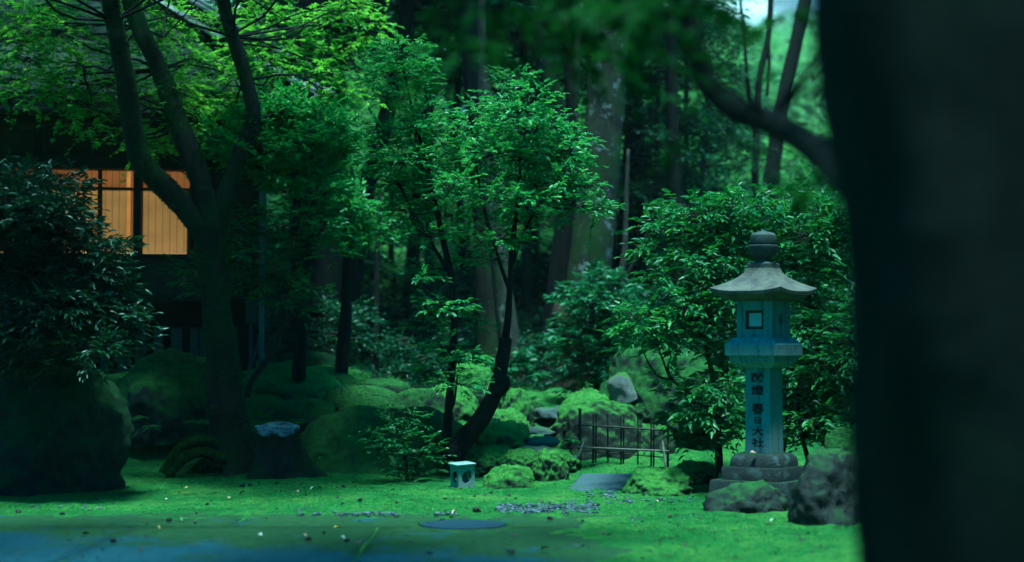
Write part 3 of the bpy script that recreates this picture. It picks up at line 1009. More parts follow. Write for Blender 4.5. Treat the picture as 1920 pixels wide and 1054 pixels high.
# ------------------------------------------------------------------ stone lantern
LD = 14.0
lc = P(1432, 645, LD)
LZ0 = Hs(lc.x, LD) - .02
lan = empty('stone_lantern', (lc.x, LD, 0), 'tall carved granite lantern with dark Japanese characters on its shaft', 'stone lantern', R(-36))
def zl(py):
    return 1.3 - (py - 645) * LD / FPX
def sq_ring(h, z, n=6, rnd=.06, lift=0.0):
    """square ring, half side h, corner rounding rnd, corners lifted"""
    pts = []
    for q in range(4):
        a = q * math.pi / 2
        for i in range(n):
            t = -1 + 2 * i / n
            x, y = h, h * t
            k = max(0, abs(t) - (1 - rnd)) / max(rnd, 1e-6)
            s = 1 - rnd * .29 * k * k
            x, y = x * s, y * s
            pts.append((x * math.cos(a) - y * math.sin(a), x * math.sin(a) + y * math.cos(a), z + lift * abs(t) ** 3))
    return pts
def loft(rings, cap0=True, cap1=True):
    n = len(rings[0])
    V = [p for r in rings for p in r]
    F = [(k * n + i, k * n + (i + 1) % n, (k + 1) * n + (i + 1) % n, (k + 1) * n + i) for k in range(len(rings) - 1) for i in range(n)]
    if cap0:
        F.append(tuple(range(n - 1, -1, -1)))
    if cap1:
        F.append(tuple((len(rings) - 1) * n + i for i in range(n)))
    return V, F
def sharp(o, ang=35):
    me = o.data
    me.polygons.foreach_set('use_smooth', np.ones(len(me.polygons), bool))
    me.set_sharp_from_angle(angle=R(ang))
    return o
def lpart(name, rings, mat, rough=.003, seed=1, parent=lan):
    V, F = loft(rings)
    V = np.array(V, float)
    V += fbm(V * 9, 3, seed)[:, None] * rough * np.sign(V) * np.array([1, 1, .3])
    return sharp(ob(name, mesh(name, V, F), M[mat], parent))
lpart('base_slab', [sq_ring(.335, LZ0 - .1, 8, .05), sq_ring(.335, zl(901), 8, .05), sq_ring(.328, zl(897), 8, .05)], 'lantern_base', .012, 1)
lpart('plinth', [sq_ring(.262, zl(896.5), 8, .05), sq_ring(.264, zl(876), 8, .05), sq_ring(.255, zl(872.5), 8, .05)], 'lantern_base', .008, 2)
dome = [sq_ring(.236 * (1 - .0 * t), zl(872) + .0, 10, .55) for t in (0,)]
for t in (.15, .4, .65, .85, 1.0):
    dome.append(sq_ring(.236 - .10 * t ** 2.6, zl(872) + (zl(847) - zl(872)) * math.sin(t * 1.5708), 10, .55))
lpart('rounded_base', dome, 'lantern_base', .006, 3)
hs = .114
shaft = lpart('shaft', [sq_ring(hs * 1.03, zl(848), 6, .06), sq_ring(hs, zl(800), 6, .06), sq_ring(hs * .98, zl(690), 6, .06), sq_ring(hs * .98, zl(682), 6, .06)], 'granite', .0015, 4)
lpart('middle_platform', [sq_ring(.150, zl(689), 6, .05), sq_ring(.205, zl(678), 6, .05), sq_ring(.212, zl(668), 6, .05), sq_ring(.236, zl(666), 6, .04), sq_ring(.238, zl(646), 6, .04), sq_ring(.232, zl(644.5), 6, .04),
                          sq_ring(.215, zl(641), 6, .04), sq_ring(.206, zl(639), 6, .04), sq_ring(.186, zl(633), 6, .04)], 'granite', .002, 5)
# light chamber: four stone panels, two pierced
ch, cz0, cz1, ct = .161, zl(633), zl(563), .05
def panel_hole(w, h, hole, thick, flip=False):
    """panel in XZ plane (front at y=0, back at y=thick), centred, with a hole given as a closed polyline"""
    n = len(hole)
    out = []
    for x, z in hole:
        a = math.atan2(z, x)
        s = min((w / 2) / max(abs(math.cos(a)), 1e-9), (h / 2) / max(abs(math.sin(a)), 1e-9))
        out.append([math.cos(a) * s, math.sin(a) * s])
    for cx in (-w / 2, w / 2):
        for cz in (-h / 2, h / 2):
            k = min(range(n), key=lambda i: (out[i][0] - cx) ** 2 + (out[i][1] - cz) ** 2)
            out[k] = [cx, cz]
    V = []
    for y in (0, thick):
        V += [(x, y, z) for x, z in hole] + [(x, y, z) for x, z in out]
    F = []
    for i in range(n):
        j = (i + 1) % n
        F += [(i, n + i, n + j, j), (2 * n + i, 2 * n + j, 3 * n + j, 3 * n + i), (i, j, 2 * n + j, 2 * n + i), (n + i, 3 * n + i, 3 * n + j, n + j)]
    return V, F
circ = [(math.cos(a), math.sin(a)) for a in np.linspace(0, 2 * math.pi, 24, endpoint=False) + .13]
def rect_hole(w, h):
    r = []
    for a in np.linspace(0, 2 * math.pi, 24, endpoint=False) + .13:
        s = min(w / 2 / max(abs(math.cos(a)), 1e-9), h / 2 / max(abs(math.sin(a)), 1e-9))
        r.append([math.cos(a) * s, math.sin(a) * s])
    for cx in (-w / 2, w / 2):
        for cz in (-h / 2, h / 2):
            k = min(range(24), key=lambda i: (r[i][0] - cx) ** 2 + (r[i][1] - cz) ** 2)
            r[k] = [cx, cz]
    return [tuple(p) for p in r]
czm, chh = (cz0 + cz1) / 2, cz1 - cz0
wz = zl(600) - czm
def put(o, ang, r, z):
    o.rotation_euler = (0, 0, ang)
    o.location = (math.sin(ang) * r, -math.cos(ang) * r, z)
    return o
holes = [[(x, z + wz) for x, z in rect_hole(.165, .155)], [(x * .040, z * .052 + wz) for x, z in circ], [(x * .03, z * .03) for x, z in circ], [(x * .040, z * .052 + wz) for x, z in circ]]
for k in range(4):
    wdt = 2 * ch - (.0 if k % 2 == 0 else 2 * ct)
    V, F = panel_hole(wdt, chh, holes[k], ct)
    o = ob('chamber_panel', mesh('chamber_panel', V, F, False), M['granite'], lan)
    put(o, k * math.pi / 2, ch, czm)
fr = ob('window_frame', mesh('window_frame', *panel_hole(.163, .153, rect_hole(.118, .108), .018), False), M['lamp_frame'], lan)
put(fr, 0, ch - .012, czm + wz)
pn = box('pane', (-.064, .064, .008, .012, -.059, .059), M['paper_blue'], fr)
# roof with upswept corners
def rr_ring(h, z, lift):
    return sq_ring(h, z, 14, .0, lift)
rs = [rr_ring(.165, zl(565), 0), rr_ring(.24, zl(562), .004), rr_ring(.318, zl(553.5), .028), rr_ring(.322, zl(547), .030)]
for t in (.12, .28, .45, .6, .75, .88, 1.0):
    h = .322 - (.322 - .104) * (1 - (1 - t) ** 1.75)
    z = zl(547) + (zl(503) - zl(547)) * t ** .96
    rs.append(rr_ring(h, z, .030 * (1 - t) ** 2))
lpart('lantern_roof', rs, 'granite_roof', .003, 6)
def lathe(prof, n=28, lobes=0, amp=0.0):
    return [[(r * (1 + amp * abs(math.cos(lobes * a / 2))) * math.cos(a), r * (1 + amp * abs(math.cos(lobes * a / 2))) * math.sin(a), z) for a in np.linspace(0, 2 * math.pi, n, endpoint=False)] for r, z in prof]
lpart('finial_block', [sq_ring(.100, zl(503.5), 6, .05), sq_ring(.100, zl(495), 6, .05), sq_ring(.082, zl(492), 6, .05)], 'granite_dark', .001, 7)
lpart('finial_neck', lathe([(.072, zl(492.5)), (.066, zl(488)), (.070, zl(483))]), 'granite_dark', .001, 8)
lpart('lotus_ring', lathe([(.070, zl(483.5)), (.105, zl(478)), (.121, zl(468)), (.123, zl(461)), (.112, zl(460))], 40, 10, .04), 'granite_dark', .001, 9)
lpart('jewel', lathe([(.085, zl(460.5)), (.104, zl(456)), (.109, zl(448)), (.104, zl(441)), (.085, zl(437)), (.05, zl(435)), (.022, zl(433.5)), (.006, zl(431))]), 'granite_dark', .001, 10)
# carved characters on the shaft
def glyph(ch_, z, wd, ht):
    cu = bpy.data.curves.new('character', 'FONT')
    cu.body = ch_
    cu.size = 1
    cu.offset = .028
    cu.extrude = .01
    cu.resolution_u = 3
    to = bpy.data.objects.new('character', cu)
    COL.objects.link(to)
    bpy.context.view_layer.update()
    me = bpy.data.meshes.new_from_object(to.evaluated_get(bpy.context.evaluated_depsgraph_get()))
    bpy.data.objects.remove(to)
    bpy.data.curves.remove(cu)
    V = np.empty(len(me.vertices) * 3)
    me.vertices.foreach_get('co', V)
    V = V.reshape(-1, 3)
    if not len(V):
        return
    lo, hi = V.min(0), V.max(0)
    q = (V - (lo + hi) / 2) / (hi - lo)
    # slightly flared brush-like width
    N = np.stack([q[:, 0] * wd, -q[:, 2] * .003, q[:, 1] * ht], 1)
    me.vertices.foreach_set('co', N.ravel())
    me.update()
    me.materials.clear()
    me.materials.append(M['ink'])
    me.name = 'character'
    o = ob('character', me, None, shaft)
    o.location = (.002, -hs * 1.004 - .0012, z)
for c_, y_, w_, h_ in (('献', 707, .118, .078), ('燈', 731, .118, .080), ('春', 765, .112, .094), ('日', 787, .056, .056), ('大', 807, .108, .072), ('社', 828, .112, .072)):
    glyph(c_, zl(y_), w_, h_)

# ------------------------------------------------------------------ bamboo fence
FD = 17.1
fence = empty('bamboo_fence', P(1170, 872, FD), 'low weathered bamboo fence across the path with two leaning props', 'fence')
def stick(name, p0, p1, r, mat, seed=0):
    a, b = np.array(p0), np.array(p1)
    L = np.linalg.norm(b - a)
    k = max(2, int(L / .11))
    pts, rad = [], []
    for i in range(k + 1):
        t = i / k
        c = a + (b - a) * t
        if 0 < i < k:
            d = (b - a) / L * .007
            pts += [c - d, c, c + d]
            rad += [r * .97, r * 1.16, r * .97]
        else:
            pts.append(c)
            rad.append(r)
    V, F = tube(pts, rad, 8, 1)
    return child(name, V, F, M[mat], fence)
for x, y0, y1, wp in ((1087.4, 766, 884, 6), (1112, 777, 868, 4), (1117, 776, 868, 3.4), (1140, 778, 868, 3.6), (1164.5, 780, 872, 3.6), (1169, 779, 872, 3.6), (1196, 783, 872, 3.2), (1221, 784, 876, 3.6), (1225.5, 783, 876, 3.6), (1252, 776, 880, 5)):
    lean = ((x * 7) % 5 - 2) * .5
    stick('post', P(x + lean, y0, FD), P(x, y1, FD), S(wp, FD) / 2, 'bamboo_old')
fz = FD - .022
stick('rail', P(1081, 796, fz), P(1254, 807.5, fz), S(3.4, FD) / 2, 'bamboo_old')
stick('rail', P(1083, 838.5, fz), P(1254, 846, fz), S(3.4, FD) / 2, 'bamboo_pale')
stick('rail', P(1088, 845, FD + .03), P(1246, 857.5, FD + .03), S(2.6, FD) / 2, 'bamboo_old')
stick('prop', P(1098.5, 818, fz - .03), P(1074.5, 882, fz - .20), S(4.4, FD) / 2, 'bamboo_pale')
stick('prop', P(1242, 827, fz - .03), P(1250.5, 888, fz - .20), S(4.4, FD) / 2, 'bamboo_pale')

# ------------------------------------------------------------------ small ceramic lantern on the lawn
BD = 15.5
bc = P(868, 912, BD)
bxo = empty('ceramic_lantern', (bc.x, BD, Hs(bc.x, BD) - .02), 'small white ceramic box lantern with leaf-shaped holes on the lawn', 'garden lantern', R(-62))
bxo.rotation_euler = (R(2), R(-3), R(28))
tear = []
for a in np.linspace(0, 2 * math.pi, 24, endpoint=False) + .13:
    r = .052 * (1 + .0 * math.cos(a))
    x, z = math.cos(a), math.sin(a)
    k = 1.0 + .42 * max(0, (x * .6 + z * .8)) ** 8
    tear.append((x * r * k * .95, z * r * k))
bh, bs = .235, .165
for k in range(4):
    V, F = panel_hole(bs - (.0 if k % 2 == 0 else .024), bh, [(x, z + .015) for x, z in tear], .012)
    o = ob('side_panel', mesh('side_panel', V, F, False), M['ceramic'], bxo)
    put(o, k * math.pi / 2, bs / 2, bh / 2 - .02)
V, F = loft([sq_ring(.094, bh - .0195, 6, .1), sq_ring(.099, bh - .010, 6, .1), sq_ring(.099, bh - .002, 6, .1), sq_ring(.09, bh + .003, 6, .1)])
sharp(ob('lid', mesh('lid', V, F), M['ceramic'], bxo))

# ------------------------------------------------------------------ cut stump
SDp = 16.5
sc = P(525, 888, SDp)
stump = empty('tree_stump', (sc.x, SDp, sc.z), 'sawn tree stump furred with moss, lichen-blue cut face', 'tree stump')
rings = []
top = P(519, 803, SDp)
for t in np.linspace(0, 1, 12):
    row = []
    for a in np.linspace(0, 2 * math.pi, 40, endpoint=False):
        fl = (1 - t) ** 2.2
        r = .205 + .11 * fl + .10 * fl * max(0, math.cos(3 * a + .6)) + .05 * fl * math.cos(5 * a)
        cx = sc.x + (top.x - sc.x) * t + .05 * fl
        z = sc.z - .05 + (top.z - sc.z + .05) * t + (math.sin(-a) * -.20 * .20 if t > .9 else 0) * 0
        row.append((cx + math.cos(a) * r, SDp + math.sin(a) * r * .95, z + t * math.sin(a) * .045))
    rings.append(row)
V, F = loft(rings)
V = np.array(V)
msk = np.clip(1 - (V[:, 2] - sc.z) / (top.z - sc.z), 0, 1)
V[:-40] += (fbm(V * 7, 4, 51)[:, None] * .03 * np.array([1, 1, .2]))[:-40]
moss_nap(child('trunk', V, F, M['bark_maple'], stump), 'nap_dark', 3500, 79, None, .016)
m_simple('cut_face', (.10, .16, .24), (.42, .46, .52), 7, .75, .3, lo=.38, hi=.62)
t = NT('cut_lichen')
n1 = t.noise(7, 5, .7)
col = t.ramp(t.noise(11, 5, .7), [(.38, (.012, .016, .022)), (.5, (.09, .12, .16)), (.66, (.26, .29, .32))])
col = t.mix(t.ramp(n1, [(.58, 0.0), (.62, 1.0)]), col, (.22, .26, .03))
t.bsdf(col, .8, t.bump(n1, .5, .02), .3)
M['cut_lichen'] = t.m
V = [(top.x, SDp, top.z + .014)]
for r in (.1, .185, .205, .21):
    for a in np.linspace(0, 2 * math.pi, 40, endpoint=False):
        q = r * (1 + .05 * math.sin(5 * a) + .03 * math.sin(9 * a))
        V.append((top.x + math.cos(a) * q, SDp + math.sin(a) * q * .95, top.z + math.sin(a) * .045 * q / .2 + (.012 if r < .2 else (.008 if r < .21 else -.02)) + .006 * math.sin(7 * a + r * 30)))
F = [(0, 1 + i, 1 + (i + 1) % 40) for i in range(40)] + [(1 + k * 40 + i, 1 + (k + 1) * 40 + i, 1 + (k + 1) * 40 + (i + 1) % 40, 1 + k * 40 + (i + 1) % 40) for k in range(3) for i in range(40)]
child('cut_face', V, F, M['cut_lichen'], stump)

# ------------------------------------------------------------------ foliage
SHAPES = {
    'rhomb': (np.array([(0, 0, 0), (.45, .5, .06), (1, 0, -.05), (.45, -.5, .06)]), np.array([(0, 1, 2), (0, 2, 3)])),
    'blade': (np.array([(0, 0, 0), (.38, .5, .10), (.45, 0, .0), (.38, -.5, .10), (1, 0, -.12), (.75, .27, .03), (.75, -.27, .03)]),
              np.array([(0, 2, 1), (0, 3, 2), (2, 5, 1), (2, 4, 5), (2, 6, 4), (2, 3, 6)])),
}
def maple_shape():
    V = [(.02, 0, 0)]
    tips = [(-125, .45), (-68, .78), (-24, .96), (0, 1.0), (24, .96), (68, .78), (125, .45)]
    tips = [(-118, .5), (-60, .85), (0, 1.0), (60, .85), (118, .5)]
    ring = []
    for k, (a, r) in enumerate(tips):
        a0 = R(a)
        if k:
            am = R((a + tips[k - 1][0]) / 2)
            ring.append((.26 * math.cos(am), .26 * math.sin(am), 0.02))
        ring.append((r * math.cos(a0) * .62, r * math.sin(a0) * .62, -.07 * r))
    V += ring
    F = [(0, i, i + 1) for i in range(1, len(ring))]
    return np.array(V), np.array(F)
SHAPES['maple'] = maple_shape()

def norm(a):
    return a / (np.linalg.norm(a, axis=-1, keepdims=True) + 1e-9)

def leaves(clumps, seed, shape='blade', L=.07, W=.45, twig=.22, per=7, rise=.25, droop=.3, tilt=.45, hollow=.5, spread=1.0):
    """leafy twigs filling ellipsoid clumps; clumps rows (x,y,z,rx,ry,rz,n). Returns V,F and twig base/tip arrays"""
    rng = np.random.default_rng(seed)
    C = np.asarray(clumps, float).reshape(-1, 7)
    idx = np.repeat(np.arange(len(C)), C[:, 6].astype(int))
    n = len(idx)
    d = norm(rng.normal(size=(n, 3)))
    rad = hollow + (1 - hollow) * rng.random(n) ** .5
    base = C[idx, :3] + d * rad[:, None] * C[idx, 3:6] * .92
    dirv = norm(d * np.array([1, 1, .35]) + rng.normal(0, .45, (n, 3)) * np.array([1, 1, .4]) + np.array([0, 0, rise]))
    tl = twig * (.6 + .8 * rng.random(n))
    k = per
    t = np.linspace(.12, 1.0, k)[None, :] + rng.normal(0, .03, (n, k))
    pos = base[:, None, :] + dirv[:, None, :] * (tl[:, None] * t)[:, :, None]
    pos[:, :, 2] -= (droop * tl[:, None] * t ** 2)
    side = np.where(np.arange(k) % 2 == 0, 1, -1)[None, :] * (1.05 - .6 * t) * spread + rng.normal(0, .25, (n, k))
    side[:, -1] *= .2
    upv = np.array([0, 0, 1.0])
    right = norm(np.cross(dirv, upv) + 1e-6)
    hd = norm(dirv)
    ld = hd[:, None, :] * np.cos(side)[:, :, None] + right[:, None, :] * np.sin(side)[:, :, None]
    ld[:, :, 2] += rng.normal(-.12 - droop * .4, tilt * .5, (n, k))
    ld = norm(ld).reshape(-1, 3)
    N = norm(upv + rng.normal(0, tilt, (n * k, 3)))
    wv = norm(np.cross(N, ld))
    nv = np.cross(ld, wv)
    sz = L * (.45 + .95 * rng.random(n * k))
    pos = pos.reshape(-1, 3)
    sv, sf = SHAPES[shape]
    ww = 1.0 if shape == 'maple' else W
    V = pos[:, None, :] + sz[:, None, None] * (ld[:, None, :] * sv[None, :, 0, None] + wv[:, None, :] * sv[None, :, 1, None] * ww + nv[:, None, :] * sv[None, :, 2, None])
    F = (np.arange(n * k) * len(sv))[:, None, None] + sf[None]
    tip = base + dirv * tl[:, None]
    tip[:, 2] -= droop * tl
    return V.reshape(-1, 3), F.reshape(-1, 3), base, tip, C[idx, :3]

def twig_wood(base, tip, r=.004, every=1):
    """thin three-sided twigs"""
    a, b = base[::every], tip[::every]
    d = norm(b - a)
    s = norm(np.cross(d, np.array([.3, .2, 1.0])))
    u = np.cross(d, s)
    A = [s, -.5 * s + .87 * u, -.5 * s - .87 * u]
    V = np.stack([a + A[0] * r, a + A[1] * r, a + A[2] * r, b + A[0] * r * .3, b + A[1] * r * .3, b + A[2] * r * .3], 1)
    q = np.array([(0, 1, 4, 3), (1, 2, 5, 4), (2, 0, 3, 5)])
    F = (np.arange(len(a)) * 6)[:, None, None] + q[None]
    return V.reshape(-1, 3), F.reshape(-1, 4)

def clump_px(px, py, D, rx, rz, n, ry=None):
    p = P(px, py, D)
    return (p.x, p.y, p.z, S(rx, D), ry if ry else S(rx, D) * .8, S(rz, D), n)

def limbs_to(clumps, nodes, seed, r0=.02, bend=.12):
    """one thin curved branch from the nearest node below to each clump"""
    rng = np.random.default_rng(seed)
    parts = []
    nd = np.asarray(nodes, float)
    for c in clumps:
        c = np.array(c[:3])
        dd = np.linalg.norm(nd - c, axis=1) + np.where(nd[:, 2] > c[2] + .1, 1.5, 0)
        a = nd[int(np.argmin(dd))]
        m1 = a + (c - a) * .35 + rng.normal(0, bend, 3) * np.linalg.norm(c - a) * .6
        m2 = a + (c - a) * .7 + rng.normal(0, bend, 3) * np.linalg.norm(c - a) * .6
        parts.append(tube([a, m1, m2, c], [r0, r0 * .75, r0 * .5, r0 * .25], 5, 3))
    return join(parts)

def plant(name, label, cat, root, clumps, mat, seed, stems=(), bark='bark_dark', group=None, limbs=True, limb_r=.014, twr=.003, crown='crown', stem_name='trunk', **kw):
    """tree or shrub: stems [(pts, radii)], clumps of leafy twigs, thin limbs between them"""
    e = empty(name, root, label, cat, group=group)
    nodes = []
    for k, (pts, rad) in enumerate(stems):
        V, F = tube(pts, rad, 12, 6, .16, seed + k)
        child(stem_name, V, F, M[bark], e)
        nodes += list(catmull(pts, 6))
    V, F, b, t, c = leaves(clumps, seed, **kw)
    child(crown, V, F, M[mat], e, False)
    parts = [twig_wood(c + (b - c) * .25, t, twr)]
    if limbs and nodes:
        parts.append(limbs_to(clumps, nodes, seed, limb_r))
    V, F = join(parts)
    child('branches', V, F, M[bark], e)
    return e

rng0 = random.Random(7)
# ---- forked maple
MD = 17.0
mroot = P(437, 880, MD)
maple = empty('maple_tree', mroot, 'forked maple with mossy dark trunk, three limbs and bright star-shaped leaves', 'tree')
tr = [(440, 905), (438, 860), (428, 780), (418, 680), (408, 580), (399, 490), (393, 430), (388, 390), (382, 355)]
V, F = tube([P(x, y, MD) for x, y in tr], [S(q, MD) / 2 for q in (150, 96, 66, 60, 57, 59, 54, 44, 34)], 32, 9, .20, 1, 9)
moss_nap(child('trunk', V, F, M['bark_maple'], maple), 'nap_dark', 9000, 75, None, .02)
limb_px = [
    [((404, 500), 17.0, 40), ((395, 450), 17.0, 46), ((362, 408), 16.95, 42), ((315, 355), 16.9, 43), ((272, 312), 16.8, 42), ((252, 250), 16.7, 40), ((234, 140), 16.5, 37), ((214, 40), 16.3, 33), ((196, -60), 16.1, 30), ((160, -260), 15.8, 22), ((120, -420), 15.5, 12)],
    [((398, 480), 17.02, 44), ((392, 430), 17.04, 46), ((384, 380), 17.1, 42), ((366, 310), 17.15, 42), ((334, 228), 17.2, 39), ((298, 130), 17.2, 35), ((262, 50), 17.2, 33), ((236, -40), 17.2, 30), ((210, -240), 17.3, 22), ((230, -420), 17.3, 12)],
    [((398, 500), 17.0, 38), ((403, 440), 17.0, 40), ((420, 380), 17.1, 36), ((446, 300), 17.2, 33), ((474, 225), 17.25, 30), ((462, 150), 17.3, 27), ((436, 70), 17.3, 25), ((418, -20), 17.3, 23), ((425, -200), 17.3, 16), ((460, -380), 17.2, 9)],
]
mnodes = []
for k, lp in enumerate(limb_px):
    pts = [P(x, y, D) for (x, y), D, _ in lp]
    V, F = tube(pts, [S(q, D) / 2 for _, D, q in lp], 20, 8, .19, 11 + k, 9)
    moss_nap(child('limb', V, F, M['bark_maple'], maple), 'nap_dark', 5000, 76 + k, None, .018)
    mnodes += [p[:] for p in pts[3:]]
for k, rt in enumerate([[(440, 850, 17.0, 24), (412, 838, 16.85, 22), (388, 827, 16.75, 18), (362, 826, 16.65, 17), (340, 838, 16.55, 16), (322, 862, 16.5, 15), (310, 890, 16.45, 10)],
                        [(440, 866, 16.95, 24), (410, 860, 16.7, 20), (388, 851, 16.6, 16), (366, 851, 16.5, 15), (345, 862, 16.45, 14), (325, 884, 16.4, 12), (312, 910, 16.4, 8)],
                        [(430, 860, 16.9, 26), (405, 872, 16.7, 15), (380, 868, 16.6, 9), (360, 886, 16.5, 6)]]):
    V, F = tube([P(x, y, D) for x, y, D, _ in rt], [S(q, D) / 2 for _, _, D, q in rt], 14, 8, .38, 31 + k, 7)
    moss_nap(child('root', V, F, M['root_moss'], maple), 'nap_dark', 4000, 70 + k, -.3, .02)
mc_ = []
spec = [(30, 150, 55, 20), (80, 170, 50, 18), (20, 190, 40, 12), (130, 190, 45, 14), (60, 60, 60, 26), (40, 30, 60, 26), (110, 60, 70, 30), (60, 110, 60, 26), (150, 120, 60, 28), (205, 90, 55, 28), (130, 155, 55, 20), (200, 160, 55, 24), (190, 215, 48, 14), (160, 235, 30, 8), (235, 250, 40, 14), (265, 180, 50, 28), (300, 245, 50, 18),
        (270, 275, 34, 10), (300, 60, 50, 34), (330, 30, 45, 28), (350, 110, 55, 30), (330, 170, 55, 30), (390, 140, 55, 26), (400, 190, 55, 24), (370, 230, 44, 16), (440, 190, 52, 28), (480, 150, 50, 26), (430, 110, 45, 24), (500, 110, 50, 30),
        (540, 70, 50, 30), (500, 40, 46, 30), (560, 110, 52, 26), (600, 90, 44, 22), (590, 140, 50, 22), (640, 170, 46, 16), (620, 200, 40, 13), (560, 30, 55, 26), (610, 50, 36, 18), (470, 220, 50, 20), (520, 195, 50, 18), (460, 90, 40, 24),
        (665, 20, 36, 18), (700, 40, 30, 12), (690, 65, 24, 8), (650, 5, 30, 16), (260, 20, 50, 24), (20, 75, 50, 20), (90, 15, 60, 22), (420, 30, 40, 24)]
for k, (x, y, rx, rz) in enumerate(spec):
    D = rng0.uniform(17.45, 18.5) if x < 380 else rng0.uniform(18.1, 19.0)
    mc_.append(clump_px(x, y, D, rx * .95, rz * .9, int(12 + rx * rz / 55), .22))
for k in range(80):           # unseen crown above the frame, spread out to shade the left side
    x, y = rng0.uniform(-250, 640), rng0.uniform(-430, -50)
    D = rng0.uniform(13.5, 20.5)
    if x > 360 and 16.6 < D < 18.9:  # depth gap left so sun reaches the evergreen below
        D = rng0.choice((rng0.uniform(13.5, 16.6), rng0.uniform(18.9, 20.5)))
    mc_.append(clump_px(x, y, D, 90, 22, 34, .6))
for k in range(26):           # unseen sprays added above the frame to shade the dome boulder and stump
    mc_.append(clump_px(rng0.uniform(380, 710), rng0.uniform(-330, -60), rng0.uniform(14.8, 16.6), 90, 22, 34, .6))
V, F, b, t_, c_ = leaves(mc_, 3, 'maple', .085, 1, .30, 8, .05, .25, .30, .15)
child('crown', V, F, M['leaf_maple'], maple, False)
V, F = join([twig_wood(c_ + (b - c_) * .1, t_, .003), limbs_to(mc_, mnodes, 5, .016, .16)])
child('branches', V, F, M['bark_dark'], maple)

# ---- pair of slender trees in the middle
def px_stem(lst, D, jitter=0):
    pts = [P(x, y, D + (d[0] if d else 0)) for x, y, q, *d in lst]
    return pts, [S(q, D) / 2 for x, y, q, *d in lst]
def fill(specs, D, dj, seed, dens=1.0, sq=1.0):
    r = random.Random(seed)
    out = []
    for x, y, rx, rz in specs:
        d = D + r.uniform(-dj, dj)
        out.append(clump_px(x, y, d, rx, rz, max(8, int(rx * rz / 20 * dens)), S(rx, D) * sq))
    return out
CD = 16.6
plant('slender_tree', 'slender evergreen with tall leafy top above the white ceramic lantern, thin straight stem', 'tree', P(839, 830, CD),
      fill([(752, 100, 44, 30), (735, 145, 34, 30), (775, 150, 34, 36), (745, 185, 36, 18), (800, 215, 40, 22), (770, 250, 50, 22), (722, 262, 38, 22), (820, 270, 46, 26), (715, 305, 34, 24), (760, 300, 48, 26), (812, 320, 46, 26), (735, 345, 44, 24),
            (790, 365, 50, 24), (845, 350, 40, 26), (765, 395, 40, 18), (830, 405, 40, 18), (800, 440, 42, 16), (740, 425, 34, 12), (815, 490, 36, 14), (780, 520, 28, 10), (840, 575, 46, 14), (805, 610, 38, 12), (870, 600, 36, 12), (835, 655, 40, 14),
            (880, 670, 30, 12), (820, 700, 44, 14), (862, 720, 34, 16), (790, 235, 30, 16), (710, 115, 14, 16)], CD, .35, 1, 1.0), 'leaf_young', 21,
      [px_stem([(837, 850, 18), (842, 760, 16), (848, 690, 15), (852, 600, 13), (846, 520, 12), (832, 455, 11), (820, 400, 10), (806, 340, 8), (790, 270, 7), (772, 200, 5.5), (755, 120, 3)], CD),
       px_stem([(846, 520, 9), (800, 440, 6), (760, 370, 5), (728, 300, 3)], CD), px_stem([(844, 770, 7), (852, 750, 5), (858, 700, 3)], CD)],
      'bark_dark', L=.057, W=.46, twig=.16, per=8, rise=.3, droop=.2, tilt=.4, hollow=.35, limb_r=.010)
plant('slender_tree', 'broad evergreen with layered leafy crown in the middle, sprouting from the dead trunk', 'tree', P(950, 650, CD + .15),
      fill([(965, 150, 30, 18), (945, 180, 40, 20), (1000, 185, 34, 18), (960, 215, 54, 20), (905, 205, 34, 14), (885, 240, 40, 20), (930, 245, 44, 20), (990, 245, 56, 22), (1045, 235, 44, 22), (1070, 260, 34, 20), (880, 285, 40, 22), (930, 290, 50, 24),
            (985, 295, 54, 24), (1040, 290, 52, 24), (1078, 300, 28, 18), (890, 330, 44, 20), (945, 335, 52, 22), (1000, 340, 54, 22), (1050, 335, 46, 20), (1090, 350, 32, 16), (920, 370, 46, 18), (975, 380, 50, 18), (1030, 375, 52, 18), (1085, 385, 42, 16),
            (1115, 395, 26, 12), (900, 405, 40, 16), (960, 415, 46, 16), (1020, 410, 40, 14), (880, 440, 36, 14), (930, 450, 40, 14), (985, 450, 30, 12), (1040, 345, 30, 14), (920, 490, 26, 10), (875, 480, 30, 12)], CD + .2, .45, 2, 1.0), 'leaf_young', 22,
      [px_stem([(945, 655, 16), (952, 600, 13), (956, 540, 11), (960, 470, 10), (968, 400, 8), (975, 330, 7), (972, 250, 5), (965, 170, 3)], CD + .15),
       px_stem([(958, 500, 8), (990, 420, 6), (1035, 350, 4.5), (1070, 290, 3)], CD + .15), px_stem([(955, 545, 8), (930, 470, 6), (905, 380, 5), (890, 290, 3)], CD + .15)],
      'bark_dark', L=.057, W=.46, twig=.16, per=8, rise=.3, droop=.2, tilt=.4, hollow=.35, limb_r=.010)
dead = empty('dead_trunk', P(855, 845, 16.7), 'thick dark dead trunk leaning in a curve and cut off short', 'tree trunk')
V, F = tube([P(845, 862, 16.6), P(868, 826, 16.65), P(902, 785, 16.7), P(926, 742, 16.72), P(937, 700, 16.74), P(945, 655, 16.76), P(948, 634, 16.77)], [S(q, 16.7) / 2 for q in (44, 38, 34, 32, 27, 24, 22)], 20, 8, .20, 71, 9)
child('trunk', V, F, M['bark_dark'], dead)
V, F = tube([P(928, 742, 16.7), P(948, 726, 16.6), P(952, 706, 16.55)], [.05, .04, .02], 10, 5, .2, 72, 9)
child('branch_stub', V, F, M['bark_dark'], dead)

